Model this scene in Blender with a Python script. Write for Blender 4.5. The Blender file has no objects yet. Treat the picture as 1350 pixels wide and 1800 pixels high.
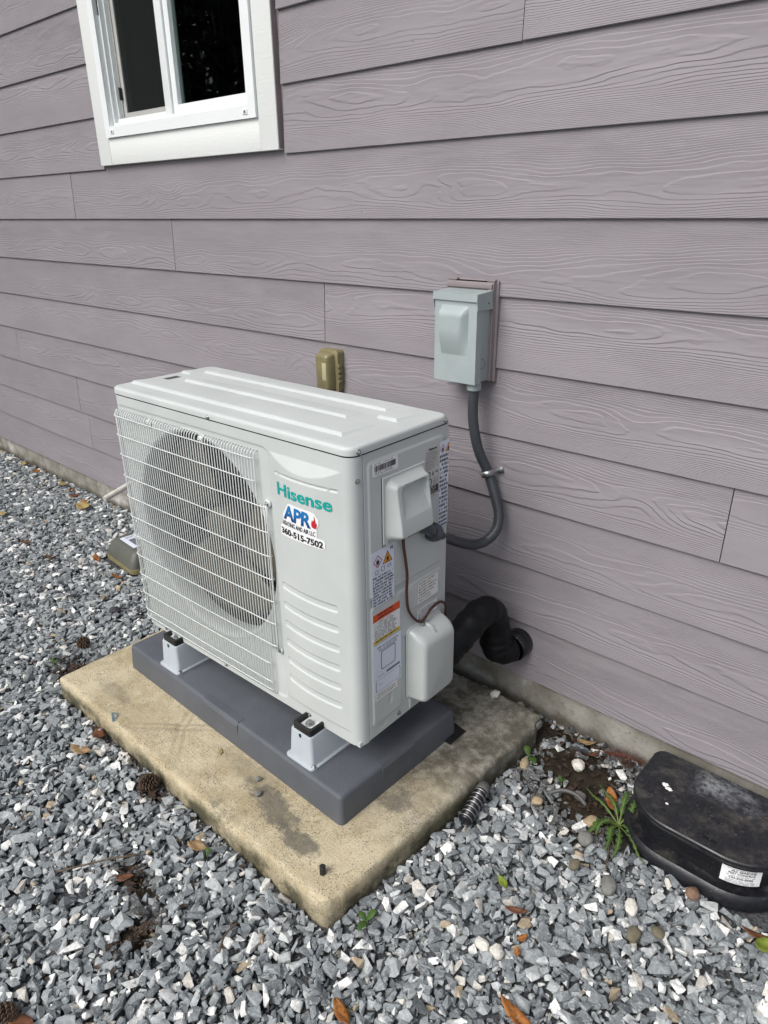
import bpy, bmesh, math, random
import numpy as np
from mathutils import Vector, Matrix, noise as mnoise

random.seed(7)
rng = np.random.default_rng(11)
scene = bpy.context.scene
COL = scene.collection
R = math.radians

# ------------------------------------------------------------------ camera
cam_data = bpy.data.cameras.new("camera")
cam = bpy.data.objects.new("camera", cam_data)
COL.objects.link(cam)
cam_data.sensor_fit = 'VERTICAL'
cam_data.sensor_height = 24.0
cam_data.sensor_width = 18.0
cam_data.lens = 24.0 * 1254.31 / 1800.0
cam_data.clip_start = 0.02
cam_data.clip_end = 400.0
CAM_P, CAM_Y, CAM_R = 0.4043, -0.7404, -0.0150
_fw = Vector((math.sin(CAM_Y) * math.cos(CAM_P), math.cos(CAM_Y) * math.cos(CAM_P), -math.sin(CAM_P)))
_r = Vector((math.cos(CAM_Y), -math.sin(CAM_Y), 0.0))
_u = _r.cross(_fw)
_r2 = math.cos(CAM_R) * _r + math.sin(CAM_R) * _u
_u2 = -math.sin(CAM_R) * _r + math.cos(CAM_R) * _u
_m = Matrix((( _r2.x, _u2.x, -_fw.x, 0.2813), (_r2.y, _u2.y, -_fw.y, -1.5505), (_r2.z, _u2.z, -_fw.z, 1.3904), (0, 0, 0, 1)))
cam.matrix_world = _m
scene.camera = cam

# ------------------------------------------------------------------ sky and sun (overcast, light from front left)
SUN_EL = R(47.0)
SUN_AZ = math.atan2(-0.14, -0.98)
world = bpy.data.worlds.new("World")
scene.world = world
world.use_nodes = True
wn = world.node_tree
bg = wn.nodes["Background"]
sky = wn.nodes.new("ShaderNodeTexSky")
sky.sky_type = 'NISHITA'
sky.sun_disc = False
sky.sun_elevation = SUN_EL
sky.sun_rotation = SUN_AZ
sky.air_density = 1.0
sky.dust_density = 4.0
sky.ozone_density = 1.0
hs = wn.nodes.new("ShaderNodeHueSaturation")
hs.inputs["Saturation"].default_value = 0.55
wn.links.new(sky.outputs[0], hs.inputs["Color"])
wn.links.new(hs.outputs[0], bg.inputs["Color"])
bg.inputs["Strength"].default_value = 0.118
sd = bpy.data.lights.new("sun", 'SUN')
sd.energy = 1.42
sd.angle = R(40.0)
sd.color = (1.0, 0.995, 0.985)
sun = bpy.data.objects.new("sun", sd)
COL.objects.link(sun)
sdir = Vector((math.cos(SUN_EL) * math.sin(SUN_AZ), math.cos(SUN_EL) * math.cos(SUN_AZ), math.sin(SUN_EL)))
sun.rotation_euler = (-sdir).to_track_quat('-Z', 'Y').to_euler()
vs = scene.view_settings
vs.view_transform = 'Standard'
vs.look = 'None'
vs.exposure = 0.53
vs.gamma = 1.0
vs.use_curve_mapping = False
scene.cycles.max_bounces = 6
scene.cycles.diffuse_bounces = 3
scene.cycles.glossy_bounces = 2
scene.cycles.transmission_bounces = 3
scene.cycles.transparent_max_bounces = 8

# ------------------------------------------------------------------ material helpers
class M:
    def __init__(s, name):
        s.mat = bpy.data.materials.new(name)
        s.mat.use_nodes = True
        s.t = s.mat.node_tree
        s.b = s.t.nodes["Principled BSDF"]
        s.out = s.t.nodes["Material Output"]
    def n(s, typ, **kw):
        x = s.t.nodes.new("ShaderNode" + typ)
        for k, v in kw.items():
            setattr(x, k, v)
        return x
    def l(s, a, b):
        s.t.links.new(a, b)
    def val(s, sock, v):
        if isinstance(v, bpy.types.NodeSocket):
            s.l(v, sock)
        else:
            sock.default_value = v
    def math(s, op, a, b=0.0, c=0.0):
        x = s.n("Math", operation=op)
        s.val(x.inputs[0], a); s.val(x.inputs[1], b); s.val(x.inputs[2], c)
        return x.outputs[0]
    def smooth(s, v, a, b, c=0.0, d=1.0):
        x = s.n("MapRange", interpolation_type='SMOOTHSTEP')
        s.val(x.inputs[0], v); s.val(x.inputs[1], a); s.val(x.inputs[2], b); s.val(x.inputs[3], c); s.val(x.inputs[4], d)
        return x.outputs[0]
    def coord(s, which="Object"):
        return s.n("TexCoord").outputs[which]
    def sep(s, v):
        x = s.n("SeparateXYZ"); s.l(v, x.inputs[0]); return x.outputs
    def comb(s, a, b, c):
        x = s.n("CombineXYZ"); s.val(x.inputs[0], a); s.val(x.inputs[1], b); s.val(x.inputs[2], c); return x.outputs[0]
    def vscale(s, v, sc):
        x = s.n("Mapping"); s.l(v, x.inputs[0]); x.inputs["Scale"].default_value = sc; return x.outputs[0]
    def noise(s, v, scale, detail=2.0, rough=0.5, dist=0.0, out=0):
        x = s.n("TexNoise"); s.l(v, x.inputs["Vector"])
        x.inputs["Scale"].default_value = scale; x.inputs["Detail"].default_value = detail
        x.inputs["Roughness"].default_value = rough; x.inputs["Distortion"].default_value = dist
        return x.outputs[out]
    def voronoi(s, v, scale, feature='F1', out="Distance"):
        x = s.n("TexVoronoi", feature=feature); s.l(v, x.inputs["Vector"]); x.inputs["Scale"].default_value = scale
        return x.outputs[out]
    def mix(s, f, a, b):
        x = s.n("Mix", data_type='RGBA'); s.val(x.inputs[0], f)
        s.val(x.inputs[6], (*a, 1) if isinstance(a, tuple) and len(a) == 3 else a)
        s.val(x.inputs[7], (*b, 1) if isinstance(b, tuple) and len(b) == 3 else b)
        return x.outputs[2]
    def mul(s, f, a, b):
        x = s.n("Mix", data_type='RGBA', blend_type='MULTIPLY'); s.val(x.inputs[0], f)
        s.val(x.inputs[6], (*a, 1) if isinstance(a, tuple) and len(a) == 3 else a)
        s.val(x.inputs[7], (*b, 1) if isinstance(b, tuple) and len(b) == 3 else b)
        return x.outputs[2]
    def color(s, c):
        s.val(s.b.inputs["Base Color"], (*c, 1) if isinstance(c, tuple) and len(c) == 3 else c)
    def rough(s, v): s.val(s.b.inputs["Roughness"], v)
    def spec(s, v): s.b.inputs["Specular IOR Level"].default_value = v
    def metal(s, v): s.b.inputs["Metallic"].default_value = v
    def bump(s, h, dist=0.001, strength=1.0, normal=None):
        x = s.n("Bump"); x.inputs["Distance"].default_value = dist; x.inputs["Strength"].default_value = strength
        s.l(h, x.inputs["Height"])
        if normal is not None: s.l(normal, x.inputs["Normal"])
        s.l(x.outputs[0], s.b.inputs["Normal"])
        return x.outputs[0]

def plain(name, c, rough=0.5, metal=0.0, spec=0.5, var=0.06, vscale=14.0, bump=0.0, bscale=300.0):
    m = M(name)
    co = m.coord()
    n = m.noise(co, vscale, 4.0, 0.6)
    f = m.smooth(n, 0.25, 0.75)
    m.color(m.mix(f, tuple(x * (1 - var) for x in c), tuple(min(1, x * (1 + var)) for x in c)))
    m.rough(m.smooth(n, 0.2, 0.8, rough * 0.9, min(1, rough * 1.1)))
    m.metal(metal); m.spec(spec)
    if bump:
        m.bump(m.noise(co, bscale, 2.0), bump)
    return m.mat

MAT = {}

def make_plank_mat(name, mul=1.0):
    m = M(name)
    co = m.coord()
    x, y, z = m.sep(co)
    info = m.n("ObjectInfo")
    rnd = info.outputs["Random"]
    r50 = m.math('MULTIPLY', rnd, 53.0)
    rz = m.math('FRACT', m.math('MULTIPLY', rnd, 17.31))
    v1 = m.comb(m.math('ADD', m.math('MULTIPLY', x, 1.9), r50), m.math('MULTIPLY', z, 8.0), r50)
    n1 = m.noise(v1, 1.0, 1.5, 0.45)
    v2 = m.comb(m.math('ADD', m.math('MULTIPLY', x, 7.0), r50), m.math('MULTIPLY', z, 26.0), r50)
    n2 = m.noise(v2, 1.0, 2.5, 0.5)
    v3 = m.comb(m.math('ADD', m.math('MULTIPLY', x, 0.5), r50), 0.0, r50)
    n3 = m.noise(v3, 1.0, 1.0)
    v4 = m.comb(m.math('ADD', m.math('MULTIPLY', x, 9.0), r50), m.math('MULTIPLY', z, 60.0), r50)
    n4 = m.noise(v4, 1.0, 2.0)
    zc = m.math('ADD', m.math('MULTIPLY_ADD', rz, 0.12, 0.03), m.math('MULTIPLY_ADD', n3, 0.10, -0.05))
    a = m.math('MULTIPLY', m.math('SUBTRACT', z, zc), 10.0)
    a2 = m.math('MULTIPLY', a, a)
    # knots
    vk = m.comb(m.math('ADD', m.math('MULTIPLY', x, 2.2), r50), m.math('MULTIPLY', a, 0.55), r50)
    kd = m.voronoi(vk, 1.0)
    kn = m.math('MULTIPLY', m.smooth(kd, 0.0, 0.28, 1.0, 0.0), m.smooth(m.math('ABSOLUTE', a), 0.2, 0.8, 1.0, 0.0))
    r = m.math('MULTIPLY', a2, 17.0)
    r = m.math('ADD', r, m.math('MULTIPLY', n1, 11.5))
    r = m.math('ADD', r, m.math('MULTIPLY', n2, 2.0))
    r = m.math('ADD', r, m.math('MULTIPLY', kn, 2.6))
    saw = m.math('FRACT', r)
    h = m.math('MINIMUM', m.math('MULTIPLY', saw, 1.0 / 0.80), m.math('MULTIPLY', m.math('SUBTRACT', 1.0, saw), 1.0 / 0.20))
    amp = m.math('DIVIDE', m.smooth(n4, 0.25, 0.6, 0.3, 1.0), m.math('MULTIPLY_ADD', m.math('ABSOLUTE', a), 1.3, 0.75))
    h = m.math('MULTIPLY', h, m.math('MULTIPLY', amp, m.math('MULTIPLY_ADD', m.math('FRACT', m.math('MULTIPLY', rnd, 31.7)), 0.55, 0.6)))
    fine = m.noise(m.comb(m.math('MULTIPLY', x, 40.0), 0.0, m.math('MULTIPLY', z, 260.0)), 1.0, 3.0)
    h = m.math('ADD', h, m.math('MULTIPLY', fine, 0.10))
    m.bump(h, 0.00125, 1.0)
    wc = m.coord("Generated")
    big = m.noise(m.comb(m.math('ADD', x, r50), m.math('MULTIPLY', z, 3.0), 0.0), 2.5, 4.0, 0.6)
    base = m.mix(m.smooth(big, 0.3, 0.7), (0.232 * mul, 0.214 * mul, 0.231 * mul), (0.262 * mul, 0.243 * mul, 0.261 * mul))
    pv = m.math('MULTIPLY_ADD', rz, 0.08, 0.96)
    base = m.mul(1.0, base, m.comb(pv, pv, pv))
    # splashed dirt specks, denser low on the wall
    geo = m.n("NewGeometry")
    wz = m.sep(geo.outputs["Position"])[2]
    sp = m.voronoi(m.vscale(geo.outputs["Position"], (1, 1, 1)), 42.0)
    low = m.smooth(wz, 0.15, 0.75, 0.055, 0.012)
    spk = m.math('LESS_THAN', sp, low)
    base = m.mix(m.math('MULTIPLY', spk, 0.55), base, (0.5, 0.48, 0.46))
    dk = m.voronoi(m.vscale(geo.outputs["Position"], (1, 1, 1.3)), 7.0)
    base = m.mix(m.math('MULTIPLY', m.math('LESS_THAN', dk, 0.014), 0.8), base, (0.06, 0.05, 0.05))
    m.color(base)
    m.rough(0.62); m.spec(0.35)
    return m.mat
MAT['plank'] = make_plank_mat("painted_siding")

def make_trim():
    m = M("white_painted_trim")
    co = m.coord(); x, y, z = m.sep(co)
    n = m.noise(m.comb(m.math('MULTIPLY', x, 26.0), 0.0, m.math('MULTIPLY', z, 180.0)), 1.0, 3.0)
    n2 = m.noise(co, 90.0, 2.0)
    m.bump(m.math('ADD', n, m.math('MULTIPLY', n2, 0.5)), 0.0006)
    sp = m.math('LESS_THAN', m.voronoi(co, 60.0), 0.035)
    m.color(m.mix(m.math('MULTIPLY', sp, 0.7), (0.70, 0.725, 0.71), (0.35, 0.33, 0.31)))
    m.rough(0.55); m.spec(0.35)
    return m.mat
MAT['trim'] = make_trim()
MAT['vinyl'] = plain("white_vinyl", (0.74, 0.775, 0.775), 0.35, var=0.02)
MAT['alu'] = plain("grey_screen_frame", (0.40, 0.40, 0.385), 0.5, var=0.05)
MAT['dark'] = plain("dark_void", (0.012, 0.012, 0.013), 0.9, spec=0.1, var=0.1)
MAT['curtain'] = plain("dark_curtain", (0.055, 0.08, 0.07), 0.9, spec=0.1, var=0.2)
MAT['room'] = plain("room_wall", (0.03, 0.036, 0.034), 0.9, spec=0.1, var=0.1)

def make_glass():
    m = M("window_glass")
    m.t.nodes.remove(m.b)
    tr = m.n("BsdfTransparent"); tr.inputs[0].default_value = (0.62, 0.70, 0.66, 1)
    gl = m.n("BsdfGlossy"); gl.inputs["Roughness"].default_value = 0.015; gl.inputs[0].default_value = (0.9, 0.95, 0.95, 1)
    fr = m.n("Fresnel"); fr.inputs[0].default_value = 1.5
    co = m.coord()
    d = m.noise(m.vscale(co, (1, 1, 0.12)), 90.0, 4.0, 0.7)
    df = m.n("BsdfDiffuse"); df.inputs[0].default_value = (0.4, 0.42, 0.4, 1)
    a = m.n("MixShader"); m.l(fr.outputs[0], a.inputs[0]); m.l(tr.outputs[0], a.inputs[1]); m.l(gl.outputs[0], a.inputs[2])
    b = m.n("MixShader"); m.l(m.smooth(d, 0.60, 0.78, 0.0, 0.05), b.inputs[0]); m.l(a.outputs[0], b.inputs[1]); m.l(df.outputs[0], b.inputs[2])
    m.l(b.outputs[0], m.out.inputs[0])
    return m.mat
MAT['glass'] = make_glass()
def make_screen():
    m = M("insect_screen")
    m.t.nodes.remove(m.b)
    tr = m.n("BsdfTransparent"); tr.inputs[0].default_value = (0.8, 0.8, 0.8, 1)
    df = m.n("BsdfDiffuse"); df.inputs[0].default_value = (0.026, 0.03, 0.029, 1)
    a = m.n("MixShader"); a.inputs[0].default_value = 0.45; m.l(tr.outputs[0], a.inputs[1]); m.l(df.outputs[0], a.inputs[2])
    m.l(a.outputs[0], m.out.inputs[0])
    return m.mat
MAT['screen'] = make_screen()

def make_foundation():
    m = M("foundation_concrete")
    co = m.n("NewGeometry").outputs["Position"]
    x, y, z = m.sep(co)
    n = m.noise(co, 9.0, 6.0, 0.65); n2 = m.noise(co, 70.0, 4.0, 0.6)
    c = m.mix(m.smooth(n, 0.3, 0.7), (0.17, 0.16, 0.13), (0.32, 0.31, 0.28))
    c = m.mix(m.smooth(n2, 0.55, 0.72, 0.0, 0.6), c, (0.10, 0.095, 0.075))
    # pale lime bloom
    e = m.noise(co, 3.2, 5.0, 0.7)
    c = m.mix(m.smooth(e, 0.56, 0.70, 0.0, 0.75), c, (0.60, 0.60, 0.57))
    dirt = m.smooth(m.math('ADD', z, m.math('MULTIPLY', n, 0.05)), 0.035, 0.075, 0.75, 0.0)
    c = m.mix(dirt, c, (0.055, 0.045, 0.03))
    m.color(c); m.rough(0.9); m.spec(0.25)
    m.bump(m.math('ADD', n2, m.math('MULTIPLY', n, 2.0)), 0.002)
    return m.mat
MAT['foundation'] = make_foundation()

def make_slab():
    m = M("weathered_slab_concrete")
    co = m.n("NewGeometry").outputs["Position"]
    x, y, z = m.sep(co)
    n = m.noise(co, 4.5, 6.0, 0.62); n2 = m.noise(co, 26.0, 6.0, 0.65)
    c = m.mix(m.smooth(n, 0.32, 0.66), (0.38, 0.31, 0.19), (0.52, 0.445, 0.30))
    c = m.mix(m.smooth(n2, 0.42, 0.62, 0.0, 0.4), c, (0.58, 0.51, 0.36))
    # broom lines along x
    br = m.noise(m.comb(m.math('MULTIPLY', x, 5.0), m.math('MULTIPLY', y, 330.0), 0.0), 1.0, 2.0)
    c = m.mix(m.smooth(br, 0.45, 0.7, 0.0, 0.3), c, (0.33, 0.275, 0.17))
    # grey weathered half towards the house wall (rain shadow algae, its own stain)
    s = m.math('ADD', m.math('ADD', y, m.math('MULTIPLY', x, 0.22)), m.math('MULTIPLY', m.noise(co, 7.0, 5.0, 0.7), 0.42))
    c = m.mix(m.smooth(s, -0.66, -0.26, 0.0, 0.9), c, m.mix(m.smooth(n2, 0.38, 0.66), (0.075, 0.072, 0.060), (0.27, 0.26, 0.22)))
    # dark blotches in front
    bl = m.noise(m.vscale(co, (1, 1.2, 1)), 8.0, 7.0, 0.75)
    c = m.mix(m.smooth(bl, 0.58, 0.70, 0.0, 0.65), c, (0.13, 0.12, 0.10))
    for (bx, by, rx, ry, st) in ((-0.80, -0.775, 0.13, 0.045, 0.8), (-0.69, -0.80, 0.07, 0.03, 0.8), (-0.60, -0.56, 0.05, 0.05, 0.75), (-1.50, -0.80, 0.12, 0.025, 0.35), (-0.95, -0.735, 0.16, 0.035, 0.3)):
        e = m.math('ADD', m.math('POWER', m.math('DIVIDE', m.math('SUBTRACT', x, bx), rx), 2.0), m.math('POWER', m.math('DIVIDE', m.math('SUBTRACT', y, by), ry), 2.0))
        e = m.math('ADD', e, m.math('MULTIPLY', m.math('SUBTRACT', bl, 0.5), 5.5))
        c = m.mix(m.smooth(e, 0.1, 1.0, st, 0.0), c, (0.115, 0.105, 0.085))
    pit = m.voronoi(co, 210.0); pm = m.noise(co, 14.0, 3.0)
    pits = m.math('MULTIPLY', m.math('LESS_THAN', pit, 0.30), m.smooth(pm, 0.32, 0.6))
    c = m.mix(m.math('MULTIPLY', pits, 0.75), c, (0.10, 0.085, 0.06))
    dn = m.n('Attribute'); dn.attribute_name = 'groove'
    c = m.mix(m.math('MULTIPLY', dn.outputs['Fac'], 0.55), c, (0.14, 0.12, 0.085))  # groove lines darkened in the colour, as their modelled shade is too weak
    sp2 = m.math('LESS_THAN', m.voronoi(co, 38.0), 0.10)
    c = m.mix(m.math('MULTIPLY', sp2, 0.5), c, (0.12, 0.11, 0.09))
    # moss green low on the edges and in patches
    gr = m.noise(co, 5.5, 5.0, 0.7)
    gz = m.smooth(z, 0.030, 0.062, 1.0, 0.12)
    c = m.mix(m.math('MULTIPLY', m.smooth(gr, 0.44, 0.62, 0.0, 0.7), gz), c, (0.085, 0.09, 0.035))
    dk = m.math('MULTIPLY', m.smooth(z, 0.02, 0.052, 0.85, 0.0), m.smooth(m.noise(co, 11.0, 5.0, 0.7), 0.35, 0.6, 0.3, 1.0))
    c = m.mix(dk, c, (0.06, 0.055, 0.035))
    gr_ = m.noise(co, 620.0, 2.0, 0.6)
    gv_ = m.smooth(gr_, 0.25, 0.75, 0.70, 1.28)
    c = m.mul(1.0, c, m.comb(m.math('MULTIPLY', gv_, 1.0), m.math('MULTIPLY', gv_, 1.015), m.math('MULTIPLY', gv_, 1.04)))
    m.color(c); m.rough(0.9); m.spec(0.25)
    h = m.math('ADD', m.math('MULTIPLY', n2, 1.2), m.math('MULTIPLY', br, 0.5))
    h = m.math('SUBTRACT', h, m.math('MULTIPLY', pits, 0.8))
    m.bump(h, 0.0022)
    return m.mat
MAT['slab'] = make_slab()

def make_stone():
    m = M("crushed_stone")
    at = m.n("Attribute"); at.attribute_name = "stone_col"
    co = m.n("NewGeometry").outputs["Position"]
    n = m.noise(co, 120.0, 5.0, 0.65); n2 = m.noise(co, 320.0, 3.0, 0.6)
    v = m.smooth(n, 0.25, 0.75, 0.72, 1.28)
    c = m.mul(1.0, at.outputs["Color"], m.comb(v, v, v))
    # pale scuffs and veins
    vein = m.math('ABSOLUTE', m.math('SUBTRACT', m.noise(co, 75.0, 3.0, 0.55, 0.6), 0.5))
    c = m.mix(m.smooth(vein, 0.0, 0.022, 0.55, 0.0), c, (0.50, 0.51, 0.51))
    c = m.mix(m.smooth(n2, 0.58, 0.75, 0.0, 0.30), c, (0.40, 0.41, 0.42))
    m.color(c); m.rough(0.8); m.spec(0.3)
    m.bump(m.math('ADD', n, n2), 0.0005)
    return m.mat
MAT['stone'] = make_stone()

BARE = [(-0.345, -0.125, 0.18, 0.10), (-0.27, -0.205, 0.13, 0.09), (-0.92, -1.085, 0.06, 0.025), (-0.80, -1.15, 0.03, 0.05), (-1.80, -0.80, 0.08, 0.05), (-0.52, -0.03, 0.25, 0.03), (-1.14, -0.92, 0.05, 0.02)]
def make_ground():
    m = M("soil_and_grit")
    co = m.n("NewGeometry").outputs["Position"]
    n = m.noise(co, 22.0, 6.0, 0.7); n2 = m.noise(co, 160.0, 4.0, 0.7)
    c = m.mix(m.smooth(n, 0.3, 0.7), (0.020, 0.016, 0.012), (0.055, 0.043, 0.030))
    vc = m.n("TexVoronoi"); m.l(co, vc.inputs["Vector"]); vc.inputs["Scale"].default_value = 48.0
    pv = m.sep(vc.outputs["Color"])[0]
    peb = m.mix(pv, (0.05, 0.052, 0.055), (0.34, 0.35, 0.36))
    x, y, z = m.sep(co)
    br_ = None
    for (bx, by, rx, ry) in BARE:
        e = m.math('ADD', m.math('POWER', m.math('DIVIDE', m.math('SUBTRACT', x, bx), rx), 2.0), m.math('POWER', m.math('DIVIDE', m.math('SUBTRACT', y, by), ry), 2.0))
        e = m.smooth(e, 0.5, 2.6, 1.0, 0.0)
        br_ = e if br_ is None else m.math('MAXIMUM', br_, e)
    grit = m.mix(m.smooth(n2, 0.3, 0.7), (0.045, 0.047, 0.050), (0.15, 0.155, 0.16))
    c = m.mix(br_, grit, c)
    far = m.math('MAXIMUM', m.smooth(y, -2.2, -2.5, 0.0, 1.0), m.math('MAXIMUM', m.smooth(x, 1.2, 1.4, 0.0, 1.0), m.smooth(x, -5.6, -5.9, 0.0, 1.0)))
    c = m.mix(far, c, m.mul(1.0, peb, m.comb(m.smooth(vc.outputs["Distance"], 0.3, 0.7, 1.0, 0.25), m.smooth(vc.outputs["Distance"], 0.3, 0.7, 1.0, 0.25), m.smooth(vc.outputs["Distance"], 0.3, 0.7, 1.0, 0.25))))
    m.color(c); m.rough(0.95); m.spec(0.15)
    m.bump(m.math('ADD', n, n2), 0.008)
    return m.mat
MAT['soil'] = make_ground()

def make_cabinet():
    m = M("cabinet_enamel")
    co = m.coord()
    n = m.noise(co, 5.0, 5.0, 0.6); n2 = m.noise(co, 420.0, 2.0)
    x, y, z = m.sep(co)
    st = m.noise(m.comb(m.math('MULTIPLY', x, 60.0), m.math('MULTIPLY', y, 60.0), m.math('MULTIPLY', z, 2.0)), 1.0, 3.0)
    c = m.mix(m.smooth(n, 0.3, 0.7), (0.475, 0.505, 0.495), (0.515, 0.545, 0.535))
    c = m.mix(m.smooth(st, 0.6, 0.8, 0.0, 0.12), c, (0.55, 0.55, 0.50))
    sp = m.math('LESS_THAN', m.voronoi(co, 26.0), 0.022)
    c = m.mix(m.math('MULTIPLY', sp, 0.75), c, (0.15, 0.13, 0.10))
    m.color(c); m.rough(m.smooth(n, 0.3, 0.7, 0.36, 0.46)); m.spec(0.45)
    m.bump(n2, 0.00018)
    return m.mat
MAT['cabinet'] = make_cabinet()
MAT['wire'] = plain("white_coated_wire", (0.58, 0.61, 0.60), 0.4, var=0.03)
MAT['hood'] = plain("glossy_plastic_cover", (0.51, 0.54, 0.525), 0.25, var=0.03, bump=0.0001)
MAT['fan'] = plain("fan_plastic", (0.105, 0.095, 0.072), 0.5, var=0.12)
MAT['coil'] = plain("coil_fins", (0.018, 0.018, 0.016), 0.6, metal=0.3, var=0.3, vscale=60)
MAT['inner'] = plain("inner_sheet_metal", (0.07, 0.07, 0.06), 0.5, metal=0.2)
MAT['steel'] = plain("zinc_screw", (0.36, 0.37, 0.37), 0.38, metal=0.9, var=0.15, vscale=200)
MAT['teal'] = plain("teal_print", (0.0, 0.33, 0.29), 0.4, var=0.02)
MAT['white_lab'] = plain("white_sticker", (0.78, 0.79, 0.80), 0.4, var=0.02)
MAT['blue_lab'] = plain("bluish_sticker", (0.66, 0.70, 0.80), 0.4, var=0.03)
MAT['ivory_lab'] = plain("ivory_sticker", (0.72, 0.72, 0.69), 0.4, var=0.03)
MAT['grey_lab'] = plain("grey_sticker", (0.50, 0.51, 0.49), 0.4, var=0.03)
MAT['ink'] = plain("black_ink", (0.015, 0.015, 0.018), 0.45, var=0.1)
MAT['ink2'] = plain("grey_ink", (0.13, 0.13, 0.14), 0.45, var=0.1)
MAT['red'] = plain("red_print", (0.48, 0.018, 0.03), 0.4, var=0.05)
MAT['orange_red'] = plain("orange_red_print", (0.62, 0.07, 0.01), 0.4, var=0.05)
MAT['yellow'] = plain("yellow_print", (0.66, 0.48, 0.02), 0.4, var=0.05)
MAT['orange'] = plain("orange_print", (0.80, 0.34, 0.01), 0.4, var=0.05)
MAT['paint'] = plain('blue_grey_paint', (0.10, 0.16, 0.19), 0.6, var=0.2, vscale=90)
MAT['green_ink'] = plain("green_print", (0.01, 0.11, 0.08), 0.4, var=0.05)

def make_apr():
    m = M("blue_gradient_print")
    z = m.sep(m.coord())[2]
    m.color(m.mix(m.smooth(z, 0.530, 0.560), (0.006, 0.025, 0.13), (0.01, 0.16, 0.42)))
    m.rough(0.4)
    return m.mat
MAT['apr'] = make_apr()

def make_pad():
    m = M("grey_moulded_plastic")
    co = m.coord()
    n = m.noise(co, 330.0, 2.0, 0.6); n2 = m.noise(co, 6.0, 5.0, 0.65)
    nz = m.sep(m.n("NewGeometry").outputs["Normal"])[2]
    c = m.mix(m.smooth(n2, 0.3, 0.7), (0.076, 0.083, 0.097), (0.096, 0.104, 0.119))
    c = m.mix(m.smooth(n, 0.5, 0.75, 0.0, 0.35), c, (0.14, 0.147, 0.16))
    sp = m.math('LESS_THAN', m.voronoi(co, 60.0), 0.03)
    c = m.mix(m.math('MULTIPLY', sp, 0.5), c, (0.4, 0.38, 0.34))
    m.color(c); m.rough(0.55); m.spec(0.4)
    hh = m.math('MULTIPLY', n, m.smooth(nz, 0.5, 0.9, 0.1, 1.0))
    m.bump(hh, 0.0012)
    return m.mat
MAT['pad'] = make_pad()
MAT['riser'] = plain("light_grey_plastic", (0.40, 0.44, 0.47), 0.4, var=0.05)
MAT['black'] = plain("black_rubber", (0.010, 0.010, 0.011), 0.45, var=0.2)
MAT['black_gloss'] = plain("black_smooth_plastic", (0.008, 0.008, 0.010), 0.28, var=0.2)

def make_conduit():
    m = M("grey_flexible_conduit")
    co = m.coord()
    n = m.noise(co, 40.0, 3.0)
    m.color(m.mix(n, (0.036, 0.041, 0.048), (0.052, 0.058, 0.066)))
    m.rough(0.38)
    z = m.sep(co)[2]
    w = m.math('SINE', m.math('MULTIPLY', z, 900.0))
    m.bump(w, 0.0001)
    return m.mat
MAT['conduit'] = make_conduit()
MAT['elbow'] = plain("grey_plastic_fitting", (0.052, 0.062, 0.076), 0.3, var=0.08)

def make_enamel_box():
    m = M("grey_green_enamel")
    co = m.coord()
    n = m.noise(co, 11.0, 5.0, 0.65); n2 = m.noise(co, 500.0, 2.0)
    c = m.mix(m.smooth(n, 0.3, 0.7), (0.300, 0.348, 0.352), (0.338, 0.388, 0.390))
    c = m.mix(m.smooth(m.noise(co, 22.0, 4.0), 0.6, 0.75, 0.0, 0.25), c, (0.36, 0.38, 0.34))
    m.color(c); m.rough(0.4); m.spec(0.45)
    m.bump(n2, 0.0002)
    return m.mat
MAT['disc'] = make_enamel_box()
MAT['block'] = plain("mauve_plastic_block", (0.215, 0.185, 0.19), 0.5, var=0.08)
MAT['tan'] = plain("tan_tinted_plastic", (0.205, 0.180, 0.092), 0.22, var=0.12, vscale=25)
MAT['tan_light'] = plain("cream_plastic", (0.42, 0.40, 0.25), 0.35, var=0.08)
MAT['brown_wire'] = plain("brown_cable_jacket", (0.055, 0.022, 0.014), 0.5, var=0.15)
def make_tape():
    m = M("black_wrap_tape")
    co = m.coord()
    n = m.noise(co, 22.0, 3.0)
    w = m.noise(m.vscale(co, (30, 30, 9)), 1.0, 3.0)
    m.color(m.mix(n, (0.003, 0.0033, 0.0045), (0.006, 0.0066, 0.009)))
    m.rough(0.5); m.spec(0.25); m.bump(w, 0.002)
    return m.mat
MAT['tape'] = make_tape()
MAT['pvc'] = plain("stained_pvc", (0.55, 0.54, 0.49), 0.45, var=0.2, vscale=30)

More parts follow.
